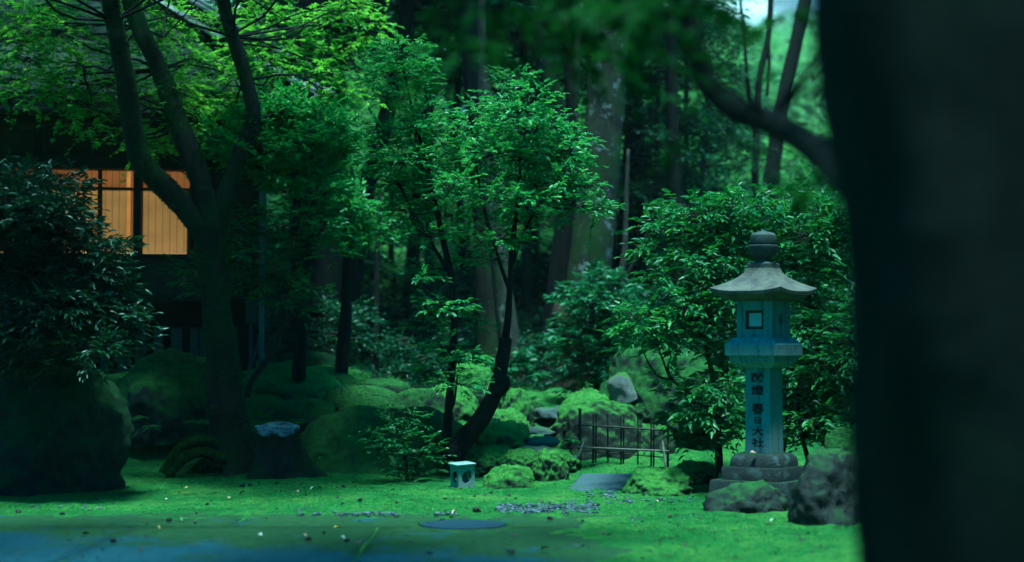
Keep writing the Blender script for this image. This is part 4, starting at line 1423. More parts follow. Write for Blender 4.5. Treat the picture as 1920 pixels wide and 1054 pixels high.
# ---- evergreens at the house corner
plant('camellia_tree', 'bright-topped evergreen spreading in front of the roof corner', 'tree', P(560, 700, 18.9),
      fill([(440, 262, 44, 26), (420, 290, 34, 18), (480, 230, 46, 22), (530, 225, 48, 20), (585, 232, 46, 20), (630, 245, 34, 22), (475, 285, 50, 26), (530, 275, 52, 28), (590, 280, 50, 28), (640, 285, 28, 26), (500, 320, 46, 22), (560, 325, 50, 24), (615, 325, 40, 22), (455, 315, 34, 14),
            (540, 360, 40, 16), (600, 365, 36, 14), (545, 200, 34, 14), (500, 205, 30, 14)], 17.7, .3, 3, 1.1), 'leaf_young', 23,
      [px_stem([(560, 710, 26), (566, 600, 22), (560, 500, 18), (556, 420, 14), (550, 340, 10), (545, 260, 5)], 18.9)],
      'bark_dark', L=.09, W=.36, twig=.2, per=8, rise=.45, droop=.05, tilt=.4, hollow=.35, limb_r=.016)
plant('camellia_tree', 'low dark evergreen with crooked pale stem against the house corner', 'tree', P(470, 735, 18.3),
      fill([(480, 395, 38, 10), (520, 405, 36, 12), (440, 440, 36, 12), (470, 480, 44, 14), (420, 490, 34, 12), (365, 500, 30, 12), (350, 520, 20, 8), (520, 470, 40, 16), (560, 440, 40, 16), (500, 520, 46, 14), (550, 520, 36, 14), (450, 545, 44, 14), (395, 540, 34, 12), (585, 545, 22, 9), (520, 560, 44, 12),
            (560, 575, 26, 10), (480, 440, 34, 12), (590, 400, 34, 14), (440, 520, 36, 10)], 17.7, .5, 4, .95), 'leaf_broad', 24,
      [px_stem([(463, 745, 12), (470, 718, 12), (496, 682, 12), (516, 650, 13), (530, 612, 12), (536, 580, 10), (545, 540, 8), (556, 500, 6), (585, 460, 5), (610, 420, 4)], 18.0), px_stem([(534, 585, 8), (515, 556, 6), (480, 552, 4), (440, 556, 3)], 18.0)],
      'bark_pale', L=.085, W=.38, twig=.18, per=7, rise=.3, droop=.15, tilt=.35, hollow=.3, limb_r=.009)
plant('camellia_tree', 'rounded leafy evergreen with sunlit edge between the house and the slender trees', 'tree', P(640, 690, 20.0),
      fill([(625, 395, 44, 22), (665, 390, 36, 22), (690, 415, 32, 24), (712, 435, 18, 16), (640, 430, 46, 20), (680, 455, 34, 14), (600, 430, 36, 18), (650, 360, 34, 16), (610, 350, 40, 16), (625, 470, 36, 14)], 19.6, .5, 5, 1.0), 'leaf_young', 25,
      [px_stem([(640, 700, 26), (648, 600, 22), (650, 520, 16), (655, 440, 9), (655, 380, 4)], 19.9)],
      'bark_dark', L=.08, W=.4, twig=.2, per=8, rise=.3, droop=.2, tilt=.4, hollow=.35)
# ---- dark shrub at the left
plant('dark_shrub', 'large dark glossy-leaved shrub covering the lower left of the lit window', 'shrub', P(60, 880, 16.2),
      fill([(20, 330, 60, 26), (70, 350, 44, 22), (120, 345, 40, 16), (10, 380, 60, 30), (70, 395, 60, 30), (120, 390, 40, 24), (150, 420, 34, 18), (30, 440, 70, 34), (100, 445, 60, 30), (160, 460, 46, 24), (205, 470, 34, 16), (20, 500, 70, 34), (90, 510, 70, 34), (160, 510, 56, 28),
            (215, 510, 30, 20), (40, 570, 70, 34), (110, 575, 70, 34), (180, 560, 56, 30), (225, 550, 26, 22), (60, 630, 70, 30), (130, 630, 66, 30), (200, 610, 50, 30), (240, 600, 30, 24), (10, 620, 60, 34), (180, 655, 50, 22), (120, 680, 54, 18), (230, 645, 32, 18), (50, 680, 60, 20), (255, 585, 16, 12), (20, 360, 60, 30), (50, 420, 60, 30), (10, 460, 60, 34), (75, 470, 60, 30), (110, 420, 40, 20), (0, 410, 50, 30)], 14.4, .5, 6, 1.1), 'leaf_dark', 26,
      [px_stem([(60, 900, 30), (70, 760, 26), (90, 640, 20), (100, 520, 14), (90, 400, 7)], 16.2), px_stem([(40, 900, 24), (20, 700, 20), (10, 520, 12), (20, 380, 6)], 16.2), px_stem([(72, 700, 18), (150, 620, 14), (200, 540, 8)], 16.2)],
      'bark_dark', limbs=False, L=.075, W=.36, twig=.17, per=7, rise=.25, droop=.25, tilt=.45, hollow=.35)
# ---- shrubs behind the lantern
plant('broadleaf_shrub', 'tall glossy broad-leaved shrub rising behind the stone lantern roof', 'shrub', P(1440, 900, 16.0),
      fill([(1330, 400, 60, 26), (1400, 390, 60, 26), (1470, 380, 60, 24), (1540, 395, 50, 24), (1300, 440, 50, 22), (1370, 445, 60, 26), (1520, 445, 60, 28), (1270, 480, 44, 18), (1330, 490, 60, 26), (1560, 500, 44, 30), (1500, 500, 50, 28), (1260, 520, 40, 18), (1320, 540, 50, 24), (1540, 560, 50, 28), (1230, 430, 30, 12),
            (1580, 440, 34, 26), (1450, 430, 50, 26), (1400, 480, 40, 24), (1290, 385, 40, 14), (1240, 465, 30, 12), (1590, 580, 30, 26), (1380, 530, 44, 22), (1480, 545, 40, 24)], 15.9, .6, 7, .95), 'leaf_broad', 27,
      [px_stem([(1440, 920, 22), (1430, 780, 20), (1400, 640, 15), (1370, 520, 10), (1340, 420, 5)], 16.1), px_stem([(1450, 920, 20), (1480, 760, 17), (1510, 600, 12), (1530, 460, 6)], 16.1)],
      'bark_forest', L=.082, W=.40, twig=.22, per=8, rise=.2, droop=.35, tilt=.35, hollow=.3)
plant('broadleaf_shrub', 'glossy shrub reaching out left of the stone lantern over the big boulder', 'shrub', P(1345, 900, 15.6),
      fill([(1200, 590, 34, 14), (1240, 580, 46, 18), (1290, 575, 44, 18), (1340, 590, 44, 20), (1220, 620, 44, 18), (1275, 625, 50, 18), (1330, 630, 46, 20), (1360, 560, 30, 16), (1200, 640, 26, 12), (1310, 600, 40, 16), (1250, 650, 30, 12), (1360, 650, 28, 16),
            (1250, 712, 26, 10), (1300, 745, 40, 16), (1340, 730, 44, 18), (1290, 775, 34, 14), (1340, 770, 46, 20), (1330, 810, 40, 16), (1370, 700, 30, 18), (1375, 790, 28, 20), (1310, 825, 30, 10)], 15.3, .4, 8, .95), 'leaf_broad', 28,
      [px_stem([(1350, 910, 16), (1345, 800, 14), (1335, 700, 11), (1310, 620, 7), (1260, 590, 4)], 15.6), px_stem([(1347, 810, 9), (1320, 760, 6), (1260, 715, 3)], 15.5)],
      'bark_forest', L=.08, W=.40, twig=.20, per=8, rise=.2, droop=.35, tilt=.35, hollow=.3)
plant('broadleaf_shrub', 'glossy shrub filling the gap between the lantern shaft and near trunk', 'shrub', P(1540, 905, 15.4),
      fill([(1500, 620, 34, 20), (1545, 610, 44, 24), (1590, 640, 34, 26), (1520, 655, 44, 20), (1570, 680, 44, 24), (1510, 700, 40, 18), (1550, 720, 50, 22), (1600, 730, 30, 24), (1510, 745, 36, 18), (1560, 770, 46, 20), (1520, 790, 40, 18), (1600, 790, 30, 20), (1490, 680, 20, 12), (1500, 820, 34, 14), (1550, 815, 40, 16)], 15.2, .4, 9, .95), 'leaf_broad', 29,
      [px_stem([(1540, 915, 16), (1545, 800, 13), (1540, 700, 9), (1530, 620, 5)], 15.4), px_stem([(1530, 915, 12), (1500, 800, 8), (1495, 720, 4)], 15.4)],
      'bark_forest', L=.08, W=.40, twig=.20, per=8, rise=.2, droop=.35, tilt=.35, hollow=.3)
# ---- blue-green bush by the big trunk
plant('round_bush', 'soft blue-green bush at the foot of the big lichen trunk', 'bush', P(1120, 745, 21.5),
      fill([(1110, 530, 44, 24), (1155, 540, 34, 22), (1085, 560, 34, 20), (1125, 570, 54, 26), (1165, 585, 30, 24), (1095, 605, 46, 24), (1145, 620, 50, 26), (1070, 630, 30, 16), (1110, 650, 54, 26), (1160, 660, 40, 26), (1085, 670, 40, 16), (1130, 690, 54, 26), (1100, 715, 44, 20), (1160, 705, 34, 24)], 21.2, .4, 10, 1.2), 'leaf_blue', 30,
      [px_stem([(1120, 760, 18), (1122, 680, 14), (1124, 600, 9), (1125, 540, 5)], 21.5)],
      'bark_dark', L=.085, W=.42, twig=.2, per=8, rise=.25, droop=.25, tilt=.4, hollow=.35)
plant('low_bush', 'low bluish bush on the crest between the dead trunk and dark trunks', 'bush', P(960, 725, 22.0),
      fill([(950, 690, 30, 18), (985, 700, 24, 14), (920, 705, 24, 12), (965, 670, 22, 12)], 22.0, .3, 11, 1.4), 'leaf_blue', 31, [px_stem([(955, 730, 8), (955, 690, 4)], 22.0)],
      'bark_dark', L=.10, W=.5, twig=.16, per=6, rise=.3, droop=.2, hollow=.3)
# ---- little shrub in front of the dome boulder
plant('small_shrub', 'small fine-leaved shrub in front of the dome-shaped mossy boulder', 'shrub', P(765, 905, 16.0),
      fill([(745, 775, 40, 14), (780, 790, 36, 14), (720, 800, 34, 14), (690, 825, 30, 10), (740, 820, 44, 16), (790, 830, 36, 16), (720, 845, 34, 12), (765, 855, 44, 16), (810, 860, 28, 14), (740, 880, 36, 12), (790, 885, 34, 14)], 15.95, .22, 12, .8), 'leaf_broad', 32,
      [px_stem([(765, 915, 8), (760, 860, 6), (750, 800, 3)], 16.0), px_stem([(768, 915, 7), (785, 860, 5), (800, 840, 3)], 16.0)],
      'bark_dark', L=.042, W=.5, twig=.12, per=8, rise=.25, droop=.2, tilt=.35, hollow=.3, limb_r=.006, twr=.002)
# ---- ferns and seedlings
def fern(name, label, px, py, D, n, L, seed, mat='leaf_broad', cat='fern', group=None, arch=1.0):
    r = random.Random(seed)
    c = P(px, py, D)
    e = empty(name, c, label, cat, group=group)
    for k in range(n):
        a = r.uniform(0, 6.283)
        l = L * r.uniform(.65, 1.05)
        m = 11
        parts = []
        mid = []
        for i in range(m + 1):
            t = i / m
            mid.append(np.array([math.cos(a) * l * t, math.sin(a) * l * t, l * arch * (.85 * t - .75 * t * t)]))
        sidev = np.array([-math.sin(a), math.cos(a), 0])
        V, F = [], []
        for i in range(1, m):
            wl = l * .26 * math.sin(math.pi * min(1, (i / m) * .9 + .12))
            for s in (-1, 1):
                b = len(V)
                d = (mid[i + 1] - mid[i - 1])
                d = d / np.linalg.norm(d)
                tipv = mid[i] + sidev * s * wl + d * wl * .35 - np.array([0, 0, wl * .25])
                V += [mid[i] - d * l * .022, mid[i] + d * l * .022, tipv]
                F.append((b, b + 1, b + 2))
        b = len(V)
        V += [mid[0] + sidev * .002, mid[0] - sidev * .002, mid[m // 2] + sidev * .0015, mid[m // 2] - sidev * .0015, mid[m]]
        F += [(b, b + 1, b + 3, b + 2), (b + 2, b + 3, b + 4)]
        ob('frond', mesh('frond', np.array(V), F, False), M[mat], e)
fern('fern', 'fern arching behind the sawn stump', 545, 800, 17.5, 11, .30, 1)
fern('fern', 'fern in the shade below the moss courses', 495, 790, 17.7, 9, .24, 2, 'leaf_dark')
fern('fern', 'low fern right of the forked maple foot', 500, 775, 17.9, 8, .22, 3, 'leaf_dark')
fern('fern', 'fern under the long sloping rock', 250, 790, 16.6, 9, .22, 4)
fern('fern', 'wide fern left of the maple roots', 385, 800, 17.2, 12, .30, 5)
fern('fern', 'small fern on the moss-capped stone over the dark boulder', 62, 682, 15.6, 7, .16, 6, 'leaf_broad')
fern('fern', 'fern growing between the long rock and capped boulder', 228, 702, 18.4, 8, .26, 7, 'leaf_dark')
def seedling(label, px, py, D, h, seed, n=5, L=.09, mat='leaf_broad'):
    r = random.Random(seed)
    c = P(px, py, D)
    c.z = min(c.z, c.z)
    e = empty('seedling', c, label, 'seedling')
    V, F = tube([(0, 0, -.04), (.01, 0, h * .5), (.0, .0, h)], [.004, .003, .002], 5, 2)
    ob('stem', mesh('stem', V, F), M['bark_forest'], e)
    sv, sf = SHAPES['blade']
    lf = mesh('leaf', sv * np.array([1, .42, 1]), sf, False)
    lf.materials.append(M[mat])
    for k in range(n):
        o = ob('leaf', lf, None, e)
        o.location = (0, 0, h * (1 - .12 * (k // 3)))
        o.rotation_euler = (r.uniform(-.2, .2), r.uniform(-.1, .5), k * 2.4 + r.uniform(-.3, .3))
        s = L * r.uniform(.8, 1.2)
        o.scale = (s, s, s)
seedling('broad-leaved seedling in the shade left of the maple roots', 282, 818, 16.6, .10, 1, 5, .13)
seedling('seedling on the bank under the dead trunk', 925, 800, 16.7, .08, 2, 4, .12, 'leaf_blue')
seedling('seedling at the left post of the bamboo fence', 1068, 848, 16.9, .12, 3, 7, .12)
seedling('pale seedling on the crest behind the thin stem', 900, 690, 20.5, .14, 4, 8, .16, 'leaf_young')
seedling('seedling beside the stump in the dark hollow', 598, 868, 16.7, .06, 5, 4, .08)
seedling('seedling on the moss above the dome boulder', 640, 735, 18.2, .08, 6, 6, .12, 'leaf_blue')
seedling('seedling beside the dark trunk on the crest', 1035, 690, 22.6, .2, 7, 7, .2, 'leaf_blue')
seedling('seedling by the broken brown stump', 1065, 665, 22.4, .2, 8, 7, .22, 'leaf_young')

# ------------------------------------------------------------------ trunks of the wood behind
def trunk_tree(name, label, px_pts, D, bark, crown_z=None, seed=0, sides=20, extra=(), group=None, stem='trunk'):
    pts = [P(x, y, D) for x, y, q in px_pts]
    rad = [S(q, D) / 2 for x, y, q in px_pts]
    p0 = pts[0].copy()
    e = empty(name, p0, label, 'tree', group=group)
    V, F = tube(pts, rad, sides, 7, .12, seed, 5)
    child(stem, V, F, M[bark], e)
    for pl, bk in extra:
        V, F = tube([P(x, y, D) for x, y, q in pl], [S(q, D) / 2 for x, y, q in pl], 12, 7, .12, seed + 3, 6)
        child('limb', V, F, M[bk], e)
    return e, pts

# shared far-tree crowns: clumps of leafy twigs in a tall uneven volume
def far_crown(seed, rx, h, nclump, ntwig, L, shape='rhomb'):
    r = random.Random(seed)
    cl = []
    for k in range(nclump):
        t = r.random() ** .9
        z = (t - .5) * h
        rr_ = rx * (.35 + .65 * math.sin(math.pi * min(1, max(.03, t * .85 + .12)))) * (.55 + .5 * r.random())
        a = r.uniform(0, 6.283)
        s = r.uniform(.28, .5) * rx * .55
        cl.append((math.cos(a) * rr_, math.sin(a) * rr_, z, s, s, s * .5, ntwig))
    V, F, b, t_, c_ = leaves(cl, seed, shape, L, .5, L * 3.2, 6, .1, .3, .5, .2)
    lim = limbs_to(cl, [(0, 0, -h * .5 + h * q / 9.0) for q in range(10)], seed, .045, .12)
    return mesh('crown', V, F, False), mesh('branches', *lim)
FC = [far_crown(100 + k, 2.3, 5.5, 46, 24, .15) for k in range(4)]
for c, b in FC:
    c.materials.append(M['leaf_forest'])
    b.materials.append(M['bark_forest'])
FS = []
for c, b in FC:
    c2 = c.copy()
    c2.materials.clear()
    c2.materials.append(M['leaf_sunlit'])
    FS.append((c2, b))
m_leaf('leaf_hill_lit', (.14, .32, .16), (.22, .45, .24), (.34, .58, .34), .5, .5, .3)  # leaf colour lightened for strong sun and haze on the far hill
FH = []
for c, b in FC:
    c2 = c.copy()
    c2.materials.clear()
    c2.materials.append(M['leaf_hill_lit'])
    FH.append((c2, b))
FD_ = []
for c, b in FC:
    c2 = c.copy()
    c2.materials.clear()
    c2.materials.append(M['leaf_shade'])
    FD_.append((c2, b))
UB = [far_crown(120 + k, 1.2, 1.7, 22, 22, .10) for k in range(3)]
for c, b in UB:
    c.materials.append(M['leaf_forest'])
    b.materials.append(M['bark_forest'])

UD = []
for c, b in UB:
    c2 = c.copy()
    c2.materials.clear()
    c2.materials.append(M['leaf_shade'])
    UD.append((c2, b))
def add_crown(e, k, off, sc_, rz, mat=None):
    for nm, me in zip(('crown', 'branches'), FC[k % 4]):
        o = ob(nm, me, None, e)
        o.location = off
        o.scale = sc_
        o.rotation_euler = (0, 0, rz)

e, p = trunk_tree('big_tree', 'big straight tree with lichen-spotted mossy trunk rising behind the blue-green bush', [(1082, 745, 120), (1094, 690, 92), (1103, 560, 84), (1112, 430, 80), (1132, 220, 72), (1150, 60, 66), (1165, -120, 60), (1175, -400, 40)], 25.0, 'bark_lichen', seed=81, sides=28)
add_crown(e, 0, (.2, 2.2, 7.9), (1.1, .7, .8), .5)
e, p = trunk_tree('leaning_tree', 'dark many-stemmed tree with lichen-white limbs left of the big trunk', [(1022, 735, 62), (1034, 660, 52), (1048, 540, 46), (1060, 420, 42), (1074, 340, 40)], 25.6, 'bark_dark', seed=82,
                  extra=[([(1074, 345, 38), (1058, 250, 36), (1034, 170, 34), (1012, 90, 32), (1000, 20, 28), (990, -120, 20)], 'bark_lichen'), ([(1076, 340, 24), (1072, 230, 20), (1064, 120, 18), (1058, 20, 16), (1050, -100, 12)], 'bark_red'), ([(1078, 340, 20), (1076, 230, 17), (1080, 120, 15), (1088, 20, 14), (1095, -100, 10)], 'bark_lichen')])
add_crown(e, 1, (-.3, 3.4, 7.2), (1.0, .9, .8), 1.5)
e, p = trunk_tree('broken_stump', 'broken reddish-brown stump beside the dark trunk on the crest', [(1062, 735, 52), (1060, 690, 40), (1058, 640, 36), (1052, 590, 34), (1050, 570, 22)], 23.6, 'bark_red', seed=83)
e['category'] = 'tree stump'
e, p = trunk_tree('brown_tree', 'straight brown-barked tree behind the broad evergreen crown', [(925, 720, 62), (918, 600, 50), (910, 430, 46), (895, 220, 42), (882, 60, 40), (872, -120, 36), (868, -350, 24)], 23.5, 'bark_forest', seed=84)
add_crown(e, 2, (-.2, 4.2, 7.6), (1.0, .9, .8), 2.5)
e, p = trunk_tree('pale_tree', 'pale lichen-grey tree directly behind the dead trunk', [(962, 715, 48), (950, 600, 40), (938, 500, 36), (924, 400, 34), (912, 280, 28), (905, 120, 20), (902, -60, 12)], 22.6, 'bark_pale', seed=85)
e, p = trunk_tree('leaning_tree', 'dark trunk leaning to the right behind the leafy column', [(640, 715, 46), (650, 620, 40), (668, 470, 36), (690, 340, 33), (722, 230, 32), (746, 130, 30), (762, 20, 28), (775, -120, 24)], 24.0, 'bark_dark', seed=86)
add_crown(e, 3, (1.2, 1.2, 6.6), (1.0, 1.0, .7), 3.5)
e, p = trunk_tree('thin_tree', 'thin pole-like tree standing alone in the bright gap', [(704, 712, 13), (705, 620, 11), (706, 520, 10), (709, 440, 8), (712, 360, 6)], 22.5, 'bark_dark', seed=87, sides=10)
e, p = trunk_tree('wide_tree', 'very wide dark trunk at the right of the house', [(588, 715, 120), (590, 640, 100), (592, 520, 94), (592, 380, 90), (588, 200, 84), (580, 0, 78), (575, -250, 60)], 23.2, 'bark_dark', seed=88, sides=24)
add_crown(e, 0, (.3, 1.5, 7.6), (1.2, 1.2, .8), 4.5)
e, p = trunk_tree('dark_tree', 'dark straight trunk just right of the big lichen trunk', [(1165, 740, 44), (1168, 600, 36), (1176, 430, 34), (1186, 250, 30), (1196, 80, 28), (1204, -100, 22)], 27.5, 'bark_dark', seed=89)
add_crown(e, 1, (-.4, .8, 7.4), (.8, .8, .7), 5.0)
e, p = trunk_tree('thin_tree', 'thin forked tree with a bright gap behind it right of the lichen trunk', [(1150, 730, 16), (1162, 560, 13), (1172, 460, 11), (1174, 380, 9), (1178, 280, 6)], 23.0, 'bark_pale', seed=90, extra=[([(1160, 570, 11), (1180, 510, 9), (1205, 460, 7), (1225, 400, 4)], 'bark_dark')])
e, p = trunk_tree('leaning_tree', 'dark leaning trunk against the bright sky gap', [(1425, 720, 40), (1432, 500, 34), (1446, 340, 30), (1466, 200, 27), (1490, 90, 26), (1512, -10, 26), (1530, -120, 22)], 29.0, 'bark_dark', seed=91)
e, p = trunk_tree('thin_tree', 'slim forked tree crossing the bright sky gap', [(1410, 720, 20), (1412, 500, 17), (1418, 260, 14), (1424, 150, 13), (1440, 70, 12), (1446, -20, 11), (1450, -100, 8)], 28.0, 'bark_dark', seed=92, extra=[([(1440, 75, 8), (1442, 120, 7), (1438, 180, 6)], 'bark_dark'), ([(1418, 260, 9), (1402, 160, 8), (1395, 60, 7), (1380, -60, 5)], 'bark_dark')])
e, p = trunk_tree('dark_tree', 'dark trunk half hidden between the roof corner and leafy column', [(760, 715, 34), (772, 500, 28), (790, 300, 26), (815, 120, 24), (830, 0, 22), (840, -150, 18)], 30.0, 'bark_dark', seed=93)
add_crown(e, 2, (.2, 6.5, 8.4), (1.0, 1.0, .9), .9)
e, p = trunk_tree('dark_tree', 'dark slender trunk in the shade right of the crest', [(1290, 730, 34), (1282, 560, 28), (1270, 380, 24), (1262, 220, 20), (1258, 60, 18), (1256, -100, 14)], 26.0, 'bark_dark', seed=94)
add_crown(e, 3, (-.4, .6, 6.6), (.55, .55, .6), 1.9)

# ---- background wood: understory bushes and trees with foliage to the ground
def far_tree(label, px, D, zc, sc_, k, group, trunk=True, name='forest_tree', crowns=None):
    x = (px - 960) / FPX * D
    z0 = Hs(x, D)
    e = empty(name, (x, D, z0 - .1), label, 'tree', group=group)
    if trunk:
        V, F = tube([(0, 0, -.2), (.08 * sc_, 0, zc * .4), (-.05 * sc_, 0, zc * .8), (0, 0, zc + 1.5 * sc_)], [.20 * sc_, .15 * sc_, .11 * sc_, .04], 10, 5, .12, k, 5)
        ob('trunk', mesh('trunk', V, F), M['bark_forest'], e)
    for nm, me in zip(('crown', 'branches'), (crowns or FC)[k % 4]):
        o = ob(nm, me, None, e)
        o.location = (0, 0, zc)
        o.scale = (sc_, sc_, sc_)
        o.rotation_euler = (0, 0, k * 1.37)
    return e
def far_bush(label, px, D, sc_, k, group, kinds=None):
    x = (px - 960) / FPX * D
    e = empty('forest_bush', (x, D, Hs(x, D)), label, 'bush', group=group)
    for nm, me in zip(('crown', 'branches'), (kinds or UB)[k % 3]):
        o = ob(nm, me, None, e)
        o.location = (0, 0, .75 * sc_)
        o.scale = (sc_, sc_, sc_)
        o.rotation_euler = (0, 0, k * 2.1)
    return e
r_ = random.Random(11)
# dark understory behind the crest
for k, px in enumerate(q for q in range(520, 1620, 62) if not (630 < q < 812 or 1130 < q < 1230)):
    D = r_.uniform(28, 33)
    far_bush('leafy bush in the dim understory behind the crest', px + r_.uniform(-15, 15), D, r_.uniform(.9, 1.35), k, 'understory bushes behind the crest')
# dark bushes close behind the crest
for k, (px, D, sc_) in enumerate([(560, 24.5, .75), (625, 26, .8), (835, 24.2, .6), (880, 25.5, .85), (985, 26.5, .7), (1235, 24.0, .8), (1300, 25, .9), (1380, 23.5, .9), (900, 28, 1.2), (1000, 27.5, .9), (600, 28.5, 1.2), (1500, 22, 1.0), (1580, 21, 1.0), (580, 21.9, .55), (640, 21.6, .5), (765, 22.4, .45), (1000, 23.6, .5), (690, 26.5, .45)]):
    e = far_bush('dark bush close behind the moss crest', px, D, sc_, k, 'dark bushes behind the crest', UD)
# mid trees
for k, (px, D, zc, s) in enumerate([(470, 27, 7.2, 1.0), (560, 34, 4.0, .8), (600, 38, 8.4, .9), (850, 38, 8.2, 1.0), (1000, 39, 8.6, 1.0), (1120, 38, 8.4, .9), (1225, 38, 8.6, .8), (1210, 30, 3.2, .6), (340, 30, 8.2, 1.1), (880, 34, 2.6, .6), (1060, 34, 3.0, .6), (1310, 30, 2.0, .62), (1400, 32, 1.7, .6), (1500, 31, 1.6, .6), (1590, 29, 2.0, .6),
                                    (1330, 36, 5.2, .6)]):
    far_tree('leafy tree in the shaded wood behind the dark trunks', px, D, zc, s, k, 'shaded wood behind the trunks')
for k, (px, D, zc, s) in enumerate([(1195, 27.5, 5.4, .45), (1255, 28.0, 6.6, .42), (1290, 28.5, 5.0, .42), (1235, 26.8, 3.9, .42), (1320, 27.5, 3.3, .40), (1200, 29.0, 7.2, .5), (1290, 27.2, 2.2, .4), (1375, 28.5, 2.4, .36), (985, 27.0, 6.6, .5), (860, 28.0, 5.4, .5), (640, 27.0, 6.2, .5), (800, 27.0, 7.0, .5), (545, 26.0, 5.6, .5), (1150, 28.5, 3.6, .42), (1420, 27.5, 1.5, .34), (1000, 28, 4.2, .42)]):
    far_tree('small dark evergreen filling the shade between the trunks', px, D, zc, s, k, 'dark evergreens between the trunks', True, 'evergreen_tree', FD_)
gap_saplings = [(735, 31, 2.7, .42, 'behind the thin pole-like tree'), (715, 33, 4.8, .34, 'above the thin pole-like tree, high up'), (1192, 31, 5.5, .32, 'high up right of the big lichen trunk'), (1140, 30.5, 3.0, .2, 'seen through the gap right of the big trunk'), (1220, 33, 4.6, .3, 'over the left end of the glossy shrubs'),
       (838, 32, 3.5, .2, 'between the two slender trees'), (668, 32, 1.4, .36, 'low between the wide dark trunk and thin tree'), (690, 30.5, 3.9, .2, 'beside the leaning dark trunk'), (880, 31, 1.7, .22, 'low behind the dead trunk'), (1042, 32, 3.0, .2, 'left of the dark many-stemmed trunk'), (770, 30, 1.6, .22, 'low right of the thin pole-like tree'), (1005, 30.5, 5.0, .24, 'above the broad evergreen crown'), (860, 31, 6.0, .26, 'high between the two slender trees'), (780, 30.5, 5.2, .24, 'high behind the tall leafy column')]
for k, (px, D, zc, s, w_) in enumerate(gap_saplings):  # saplings added to give bright spots of light among the trunks
    far_tree('bright sapling added as a light spot ' + w_, px, D, zc, s * 1.25, k + 1, 'saplings added as light spots', True, 'sapling', FS)
# brighter trees beyond
for k, (px, D, zc, s) in enumerate([(450, 46, 6, 1.3), (560, 48, 5, 1.2), (650, 44, 2.8, .9), (725, 48, 5.0, 1.0), (800, 45, 2.8, .9), (900, 50, 5.5, 1.1), (980, 45, 2.9, .9), (1060, 48, 5.0, 1.0), (1140, 45, 2.8, .9), (1215, 49, 4.6, .9), (1290, 46, 2.6, .8), (1370, 47, 2.4, .8), (1450, 49, 2.4, .8), (1530, 46, 2.4, .8), (1620, 48, 3, .9),
                                    (620, 60, 9.0, 1.6), (780, 62, 9.5, 1.6), (960, 60, 9.5, 1.6), (1120, 62, 9.0, 1.5), (1260, 60, 6.4, 1.0)]):
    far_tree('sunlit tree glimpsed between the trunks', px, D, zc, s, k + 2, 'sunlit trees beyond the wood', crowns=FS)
# hillside beyond the gap
for k in range(22):
    px = 1290 + (k % 8) * 52 + r_.uniform(-20, 20)
    D = 84 + (k // 8) * 17 + r_.uniform(-4, 4)
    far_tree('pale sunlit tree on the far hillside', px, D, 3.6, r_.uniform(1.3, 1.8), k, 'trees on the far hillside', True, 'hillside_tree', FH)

# unseen trees added behind and beside the viewer to block sky light
for k, (x, y, zc, s) in enumerate([(-7.5, 13, 7.5, 1.4), (4, -6, 7.5, 2.0), (6, 4, 5, 1.6), (6.4, 10.5, 4.6, 1.3), (8.5, 15, 6.5, 1.5), (5.5, 12.8, 3.6, 1.05), (5.0, 8.2, 4.0, 1.0)]):
    e = far_tree('unseen tree added beside and behind the viewer to block light', 960 + x / 10.0 * FPX, 10.0, zc, s, k, 'unseen trees added around the viewer', True, 'blocker_tree')
    e.location = (x, y, Hs(x, y) - .1)

# ------------------------------------------------------------------ near tree at the right
ND = 4.2
near = empty('near_tree', P(1830, 1500, ND), 'very near dark trunk out of focus filling the right edge', 'tree')
def nc(pxl, w_, y):
    return P(pxl + w_ / 2, y, ND)
prof = [(1665, 720, 1700), (1650, 700, 1250), (1632, 690, 1054), (1606, 680, 800), (1585, 670, 560), (1565, 664, 300), (1535, 660, 60), (1515, 650, -150), (1500, 640, -500), (1470, 600, -1200)]
V, F = tube([nc(a, b, y) for a, b, y in prof], [S(b, ND) / 2 for a, b, y in prof], 56, 14, .10, 97, 6)
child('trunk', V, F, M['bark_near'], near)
br = [(1680, 440, 4.4, 74), (1580, 330, 5.2, 64), (1510, 266, 5.9, 54), (1440, 228, 6.4, 50), (1375, 202, 6.7, 48), (1328, 158, 6.8, 44), (1304, 100, 6.8, 40), (1284, 20, 6.8, 36), (1240, -60, 6.7, 28), (1150, -130, 6.5, 18), (1020, -160, 6.3, 9)]
V, F = tube([P(x, y, D) for x, y, D, _ in br], [S(q, D) / 2 for _, _, D, q in br], 18, 7, .10, 98, 8)
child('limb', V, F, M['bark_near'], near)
nb = [P(x, y, D)[:] for x, y, D, _ in br[3:]]
cl = []
r2 = random.Random(3)
for x, y, rx, rz, n in [(860, 110, 50, 14, 3), (820, 40, 60, 18, 3), (930, 15, 80, 20, 6), (1020, 20, 80, 22, 8), (1100, 30, 80, 22, 8), (1180, 25, 90, 24, 9), (1260, 15, 70, 20, 6), (1120, 110, 50, 18, 2), (1225, 120, 40, 16, 2), (1330, 5, 50, 14, 4),
                         (1200, 170, 40, 14, 1), (1440, 330, 40, 16, 2), (1510, 350, 36, 18, 3), (1480, 20, 40, 16, 3), (1040, 85, 50, 14, 3), (1350, 260, 40, 14, 2), (1400, 60, 30, 12, 1)]:
    cl.append(clump_px(x, y, r2.uniform(5.6, 8.0), rx, rz, int(n * 1.5 + .5), .25))
for k in range(46):  # unseen overhead leaves added to keep the near side dark
    a_, q_ = r2.uniform(0, 6.283), r2.uniform(.4, 4.2)
    cl.append((1.0 + math.cos(a_) * q_ - .8, 4.6 + math.sin(a_) * q_ * 1.1, r2.uniform(4.3, 7.0), .55, .55, .2, 26))
for k in range(16):  # unseen leaves added above the limb to shade it
    cl.append((r2.uniform(.2, 2.3), r2.uniform(4.8, 7.6), r2.uniform(3.1, 4.0), .4, .4, .15, 18))
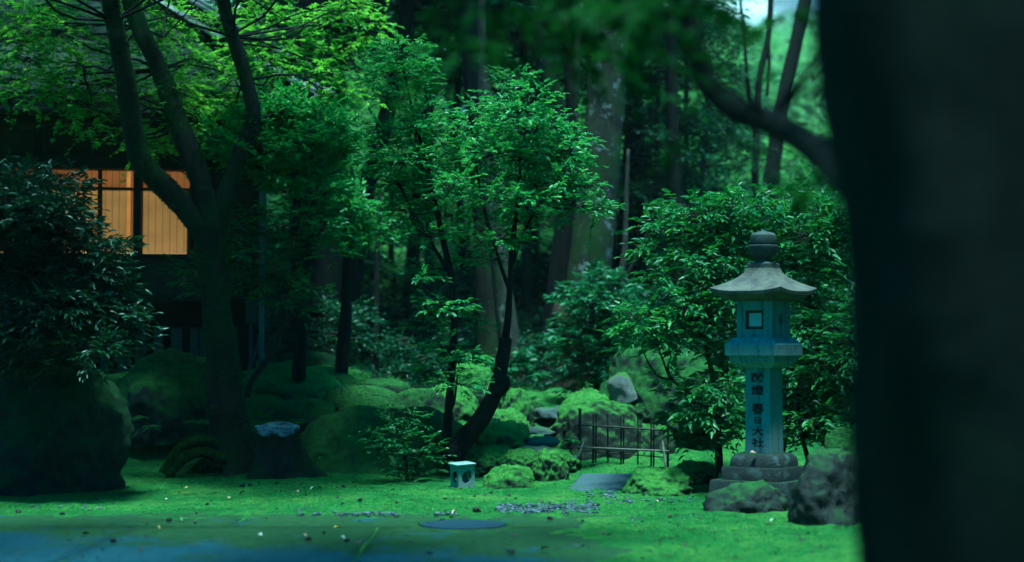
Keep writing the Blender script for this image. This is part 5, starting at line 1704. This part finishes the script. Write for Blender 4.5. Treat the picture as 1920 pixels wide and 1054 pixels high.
for k in range(105):  # unseen canopy added to throw shade on the paving
    cl.append((r2.uniform(-5.6, .9), r2.uniform(6.4, 11.4), r2.uniform(4.9, 6.6), .6, .6, .2, 28))
V, F, b, t_, c_ = leaves(cl, 41, 'maple', .085, 1, .22, 8, .0, .35, .35, .2)
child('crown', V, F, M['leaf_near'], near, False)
V, F = join([twig_wood(c_ + (b - c_) * .1, t_, .002), limbs_to(cl, nb, 6, .007, .15)])
child('branches', V, F, M['bark_near'], near)

# ------------------------------------------------------------------ pebbles, fallen leaves, seed husks
def pebbles():
    rng = np.random.default_rng(12)
    D, F0 = ICO[2]
    spots = []
    def strip(n, x0, x1, y0, y1):
        for _ in range(n):
            px, py = rng.uniform(x0, x1), rng.triangular(y0, (y0 + y1) / 2, y1)
            d = 1.3 * FPX / (py - 645)
            spots.append(((px - 960) / FPX * d, d))
    strip(330, 935, 1120, 940, 964)
    strip(60, 1070, 1185, 934, 950)
    strip(40, 1100, 1190, 924, 936)
    strip(45, 640, 760, 960, 972)
    strip(22, 560, 650, 955, 970)
    strip(30, 1180, 1330, 930, 948)
    strip(12, 800, 860, 962, 969)
    strip(14, 60, 240, 945, 962)
    strip(10, 1180, 1300, 960, 990)
    parts = []
    for k, (x, y) in enumerate(spots):
        s = rng.uniform(.009, .022) * (1.5 if rng.random() < .12 else 1)
        nrm = 1 + .25 * vnoise(D * 1.3 + k * 3.1, 2)
        a = rng.uniform(0, 3.14)
        v = D * nrm[:, None] * np.array([s * rng.uniform(.9, 1.5), s * rng.uniform(.7, 1.0), s * rng.uniform(.35, .55)])
        c, sn = math.cos(a), math.sin(a)
        v = np.stack([v[:, 0] * c - v[:, 1] * sn, v[:, 0] * sn + v[:, 1] * c, v[:, 2]], 1)
        z = Hs(x, y)
        if y < 12.96 and x < .6:
            z = .02
        parts.append((v + np.array([x, y, z + s * .12 + rng.uniform(0, .004)]), F0))
    V, F = join(parts)
    o = ob('pebbles', mesh('pebbles', V, F), M['pebble'])
    tag(o, 'dark blue-grey river pebbles scattered at the lawn edge', 'pebbles', None, 'stuff')
pebbles()

sv, sf = SHAPES['blade']
lf_me = {}
for m_ in ('leaf_yellow', 'leaf_pink', 'leaf_brown', 'leaf_white'):
    V = sv * np.array([1, .55, 1.6])
    V[:, 0] -= .5
    lf_me[m_] = mesh('fallen_leaf', V, sf, False)
    lf_me[m_].materials.append(M[m_])
def ground_at(px, py):
    d = 1.3 * FPX / (py - 645)
    x = (px - 960) / FPX * d
    z = Hs(x, d)
    if d < 12.96 and x < .6:
        z = .024
    d = (1.3 - z) * FPX / (py - 645)
    return (px - 960) / FPX * d, d, z
nm = {'leaf_yellow': 'yellow', 'leaf_pink': 'pinkish', 'leaf_brown': 'brown', 'leaf_white': 'bleached'}
fl = [(353, 915, 'leaf_yellow', 1), (276, 983, 'leaf_yellow', 1), (340, 974, 'leaf_white', 1), (300, 989, 'leaf_yellow', .8), (634, 990, 'leaf_yellow', 1.2), (609, 1001, 'leaf_yellow', 1), (340, 925, 'leaf_brown', 1.2), (316, 937, 'leaf_white', .8), (432, 934, 'leaf_pink', 1), (587, 916, 'leaf_white', 1.1), (575, 930, 'leaf_pink', .9),
      (672, 1018, 'leaf_brown', 1), (490, 1003, 'leaf_white', .9), (572, 1004, 'leaf_pink', .9), (852, 960, 'leaf_pink', 1.4), (862, 917, 'leaf_brown', 1), (1022, 1029, 'leaf_yellow', 1.4), (1256, 969, 'leaf_brown', 1), (1232, 940, 'leaf_pink', 1), (1205, 930, 'leaf_brown', .9), (644, 1008, 'leaf_white', .8), (560, 922, 'leaf_pink', 1),
      (375, 907, 'leaf_pink', .7), (520, 908, 'leaf_brown', 1), (455, 925, 'leaf_brown', 1.1), (1448, 976, 'leaf_white', 1.2), (1175, 958, 'leaf_yellow', .8), (728, 902, 'leaf_brown', 1)]
for k, (x, y, m_, s) in enumerate(fl):
    o = ob('fallen_leaf', lf_me[m_], None)
    gx_, gy_, gz_ = ground_at(x, y)
    o.location = (gx_, gy_, gz_ + .012)
    o.rotation_euler = (r_.uniform(-.5, .5), r_.uniform(-.4, .4), r_.uniform(0, 6.28))
    sz = .055 * s
    o.scale = (sz, sz, sz)
    where = 'on the mossy paving' if (gy_ < 12.96 and gx_ < .6) else 'on the moss lawn'
    tag(o, 'small %s fallen leaf lying %s' % (nm[m_], where), 'fallen leaf', '%s fallen leaves %s' % (nm[m_], where))
# pink leaf on the pale stones and lantern base
for x, y, D, m_, l in ((942, 0, 0, None, None),):
    pass
o = ob('fallen_leaf', lf_me['leaf_pink'], None)
o.location = P(1413, 849, 13.78)
o.rotation_euler = (.5, .2, .3)
o.scale = (.07, .07, .07)
tag(o, 'pink fallen leaf resting on the lantern base below the shaft', 'fallen leaf')
husk = rock_vf((.5, .5, .45), 400, 3, 3, 3, .25, 3, -1)
hm = mesh('seed_husk', *husk)
hm.materials.append(M['seed'])
for k, (x, y, s) in enumerate([(455, 911, 1.5), (471, 910, 1.3), (895, 958, 1.9), (921, 924, .9), (967, 934, .7), (643, 912, 1.2), (644, 944, .8), (745, 942, .8), (652, 1013, 1.0), (580, 1010, 1.2), (958, 1035, 1.3), (1031, 972, 1.2), (217, 1014, 1.3), (320, 975, 1.2), (676, 937, 1.1), (555, 927, 1), (1203, 978, .8), (1092, 976, .8), (830, 974, .8), (752, 918, .7),
                               (38, 960, 1.3), (121, 964, 1.2), (480, 950, 1.1), (1110, 933, .8), (390, 945, .9)]):
    o = ob('seed_husk', hm, None)
    gx_, gy_, gz_ = ground_at(x, y)
    o.location = (gx_, gy_, gz_ + .008 * s)
    o.scale = (.028 * s, .028 * s, .024 * s)
    o.rotation_euler = (0, 0, k * 1.3)
    where = 'on the mossy paving' if (gy_ < 12.96 and gx_ < .6) else 'on the moss lawn'
    tag(o, 'small dark round seed husk lying ' + where, 'seed husk', 'dark seed husks ' + where)

# ------------------------------------------------------------------ damp air under the trees
hz = NT('haze')
pv = hz.n('VolumePrincipled')
pv.inputs['Color'].default_value = (.8, .9, .95, 1)
pv.inputs['Density'].default_value = .0003
pv.inputs['Anisotropy'].default_value = .2
hz.l(pv.outputs[0], hz.out.inputs['Volume'])
o = ob('haze', mesh('haze', boxv(-330, 330, -120, 540, -2.5, 48), BOXF, False), hz.m)
tag(o, 'thin damp air filling the garden and the wood', 'haze', None, 'stuff')

# ------------------------------------------------------------------ white cloud bank added so the sky gap reads overexposed
cb = NT('cloud')
cb.bsdf((.85, .86, .88), 1.0, None, 0.0)
rc = random.Random(9)
parts = []
for k in range(26):
    V, F = ICO[4]
    sz = rc.uniform(55, 110)
    V = V * (1 + .28 * fbm(V * 2.2 + k * 5, 4, 500 + k)[:, None]) * np.array([sz * 1.3, sz * .8, sz * .75])
    parts.append((V + np.array([-700 + k * 62 + rc.uniform(-20, 20), 720 + rc.uniform(-40, 60), 95 + rc.uniform(-30, 60)]), F))
V, F = join(parts)
o = ob('added_clouds', mesh('added_clouds', V, F), cb.m)
tag(o, 'white cloud bank added to brighten the sky above the far hillside', 'added_clouds', None, 'stuff')

# ------------------------------------------------------------------ labels that single out look-alikes
ORD = ['nearest', 'second', 'third', 'fourth', 'fifth', 'sixth', 'seventh', 'eighth', 'ninth', 'tenth', 'eleventh', 'twelfth']
WOOD = [(430, 'the house corner'), (590, 'the wide dark trunk'), (706, 'the thin pole-like tree'), (838, 'the straight slender stem'), (945, 'the dead trunk'), (1050, 'the dark many-stemmed tree'), (1120, 'the big lichen trunk'), (1240, 'the pale-patched boulder'), (1340, 'the shrub before the lantern'), (1432, 'the stone lantern'), (1560, 'the near trunk edge')]
def relabel(group, base):
    obs = [o for o in scene.objects if o.get('group') == group and o.parent is None]
    by = {}
    for o in obs:
        px = 960 + o.location.x / o.location.y * FPX
        a = min(WOOD, key=lambda q: abs(q[0] - px))[1]
        by.setdefault(a, []).append(o)
    for a, l in by.items():
        l.sort(key=lambda o: o.location.y)
        for i, o in enumerate(l):
            o['label'] = base + (' ' if len(l) == 1 else ', %s one back ' % ORD[i] if i else ', nearest one ') + 'behind ' + a
relabel('shaded wood behind the trunks', 'leafy tree in the shaded wood')
relabel('sunlit trees beyond the wood', 'sunlit tree beyond the wood')
relabel('trees on the far hillside', 'pale tree on the far hillside')
relabel('understory bushes behind the crest', 'leafy understory bush')
relabel('dark bushes behind the crest', 'dark bush close to the crest')
relabel('dark evergreens between the trunks', 'small dark evergreen')
LAWN = [(-2.3, 16.5, 'the sawn stump'), (-.44, 15.5, 'the white ceramic lantern'), (.25, 14.2, 'the pebble patch'), (-.35, 12.15, 'the manhole cover'), (-4.2, 15.3, 'the huge dark boulder'), (1.9, 13.2, 'the low rock by the lantern'), (-2.7, 11.0, 'the long paving joint'), (-1.4, 13.2, 'the thin pebble row')]
for cat, base in (('fallen leaf', None), ('seed husk', 'small dark round seed husk')):
    by = {}
    for o in [o for o in scene.objects if o.get('category') == cat and o.get('group')]:
        b = base or ' '.join(o['label'].split()[:4])
        a = min(LAWN, key=lambda q: (q[0] - o.location.x) ** 2 + (q[1] - o.location.y) ** 2)
        by.setdefault((b, a), []).append(o)
    for (b, a), l in by.items():
        l.sort(key=lambda o: (a[0] - o.location.x) ** 2 + (a[1] - o.location.y) ** 2)
        for i, o in enumerate(l):
            o['label'] = '%s, %s %s' % (b, 'the one nearest' if i == 0 else ORD[i] + ' nearest', a[2])
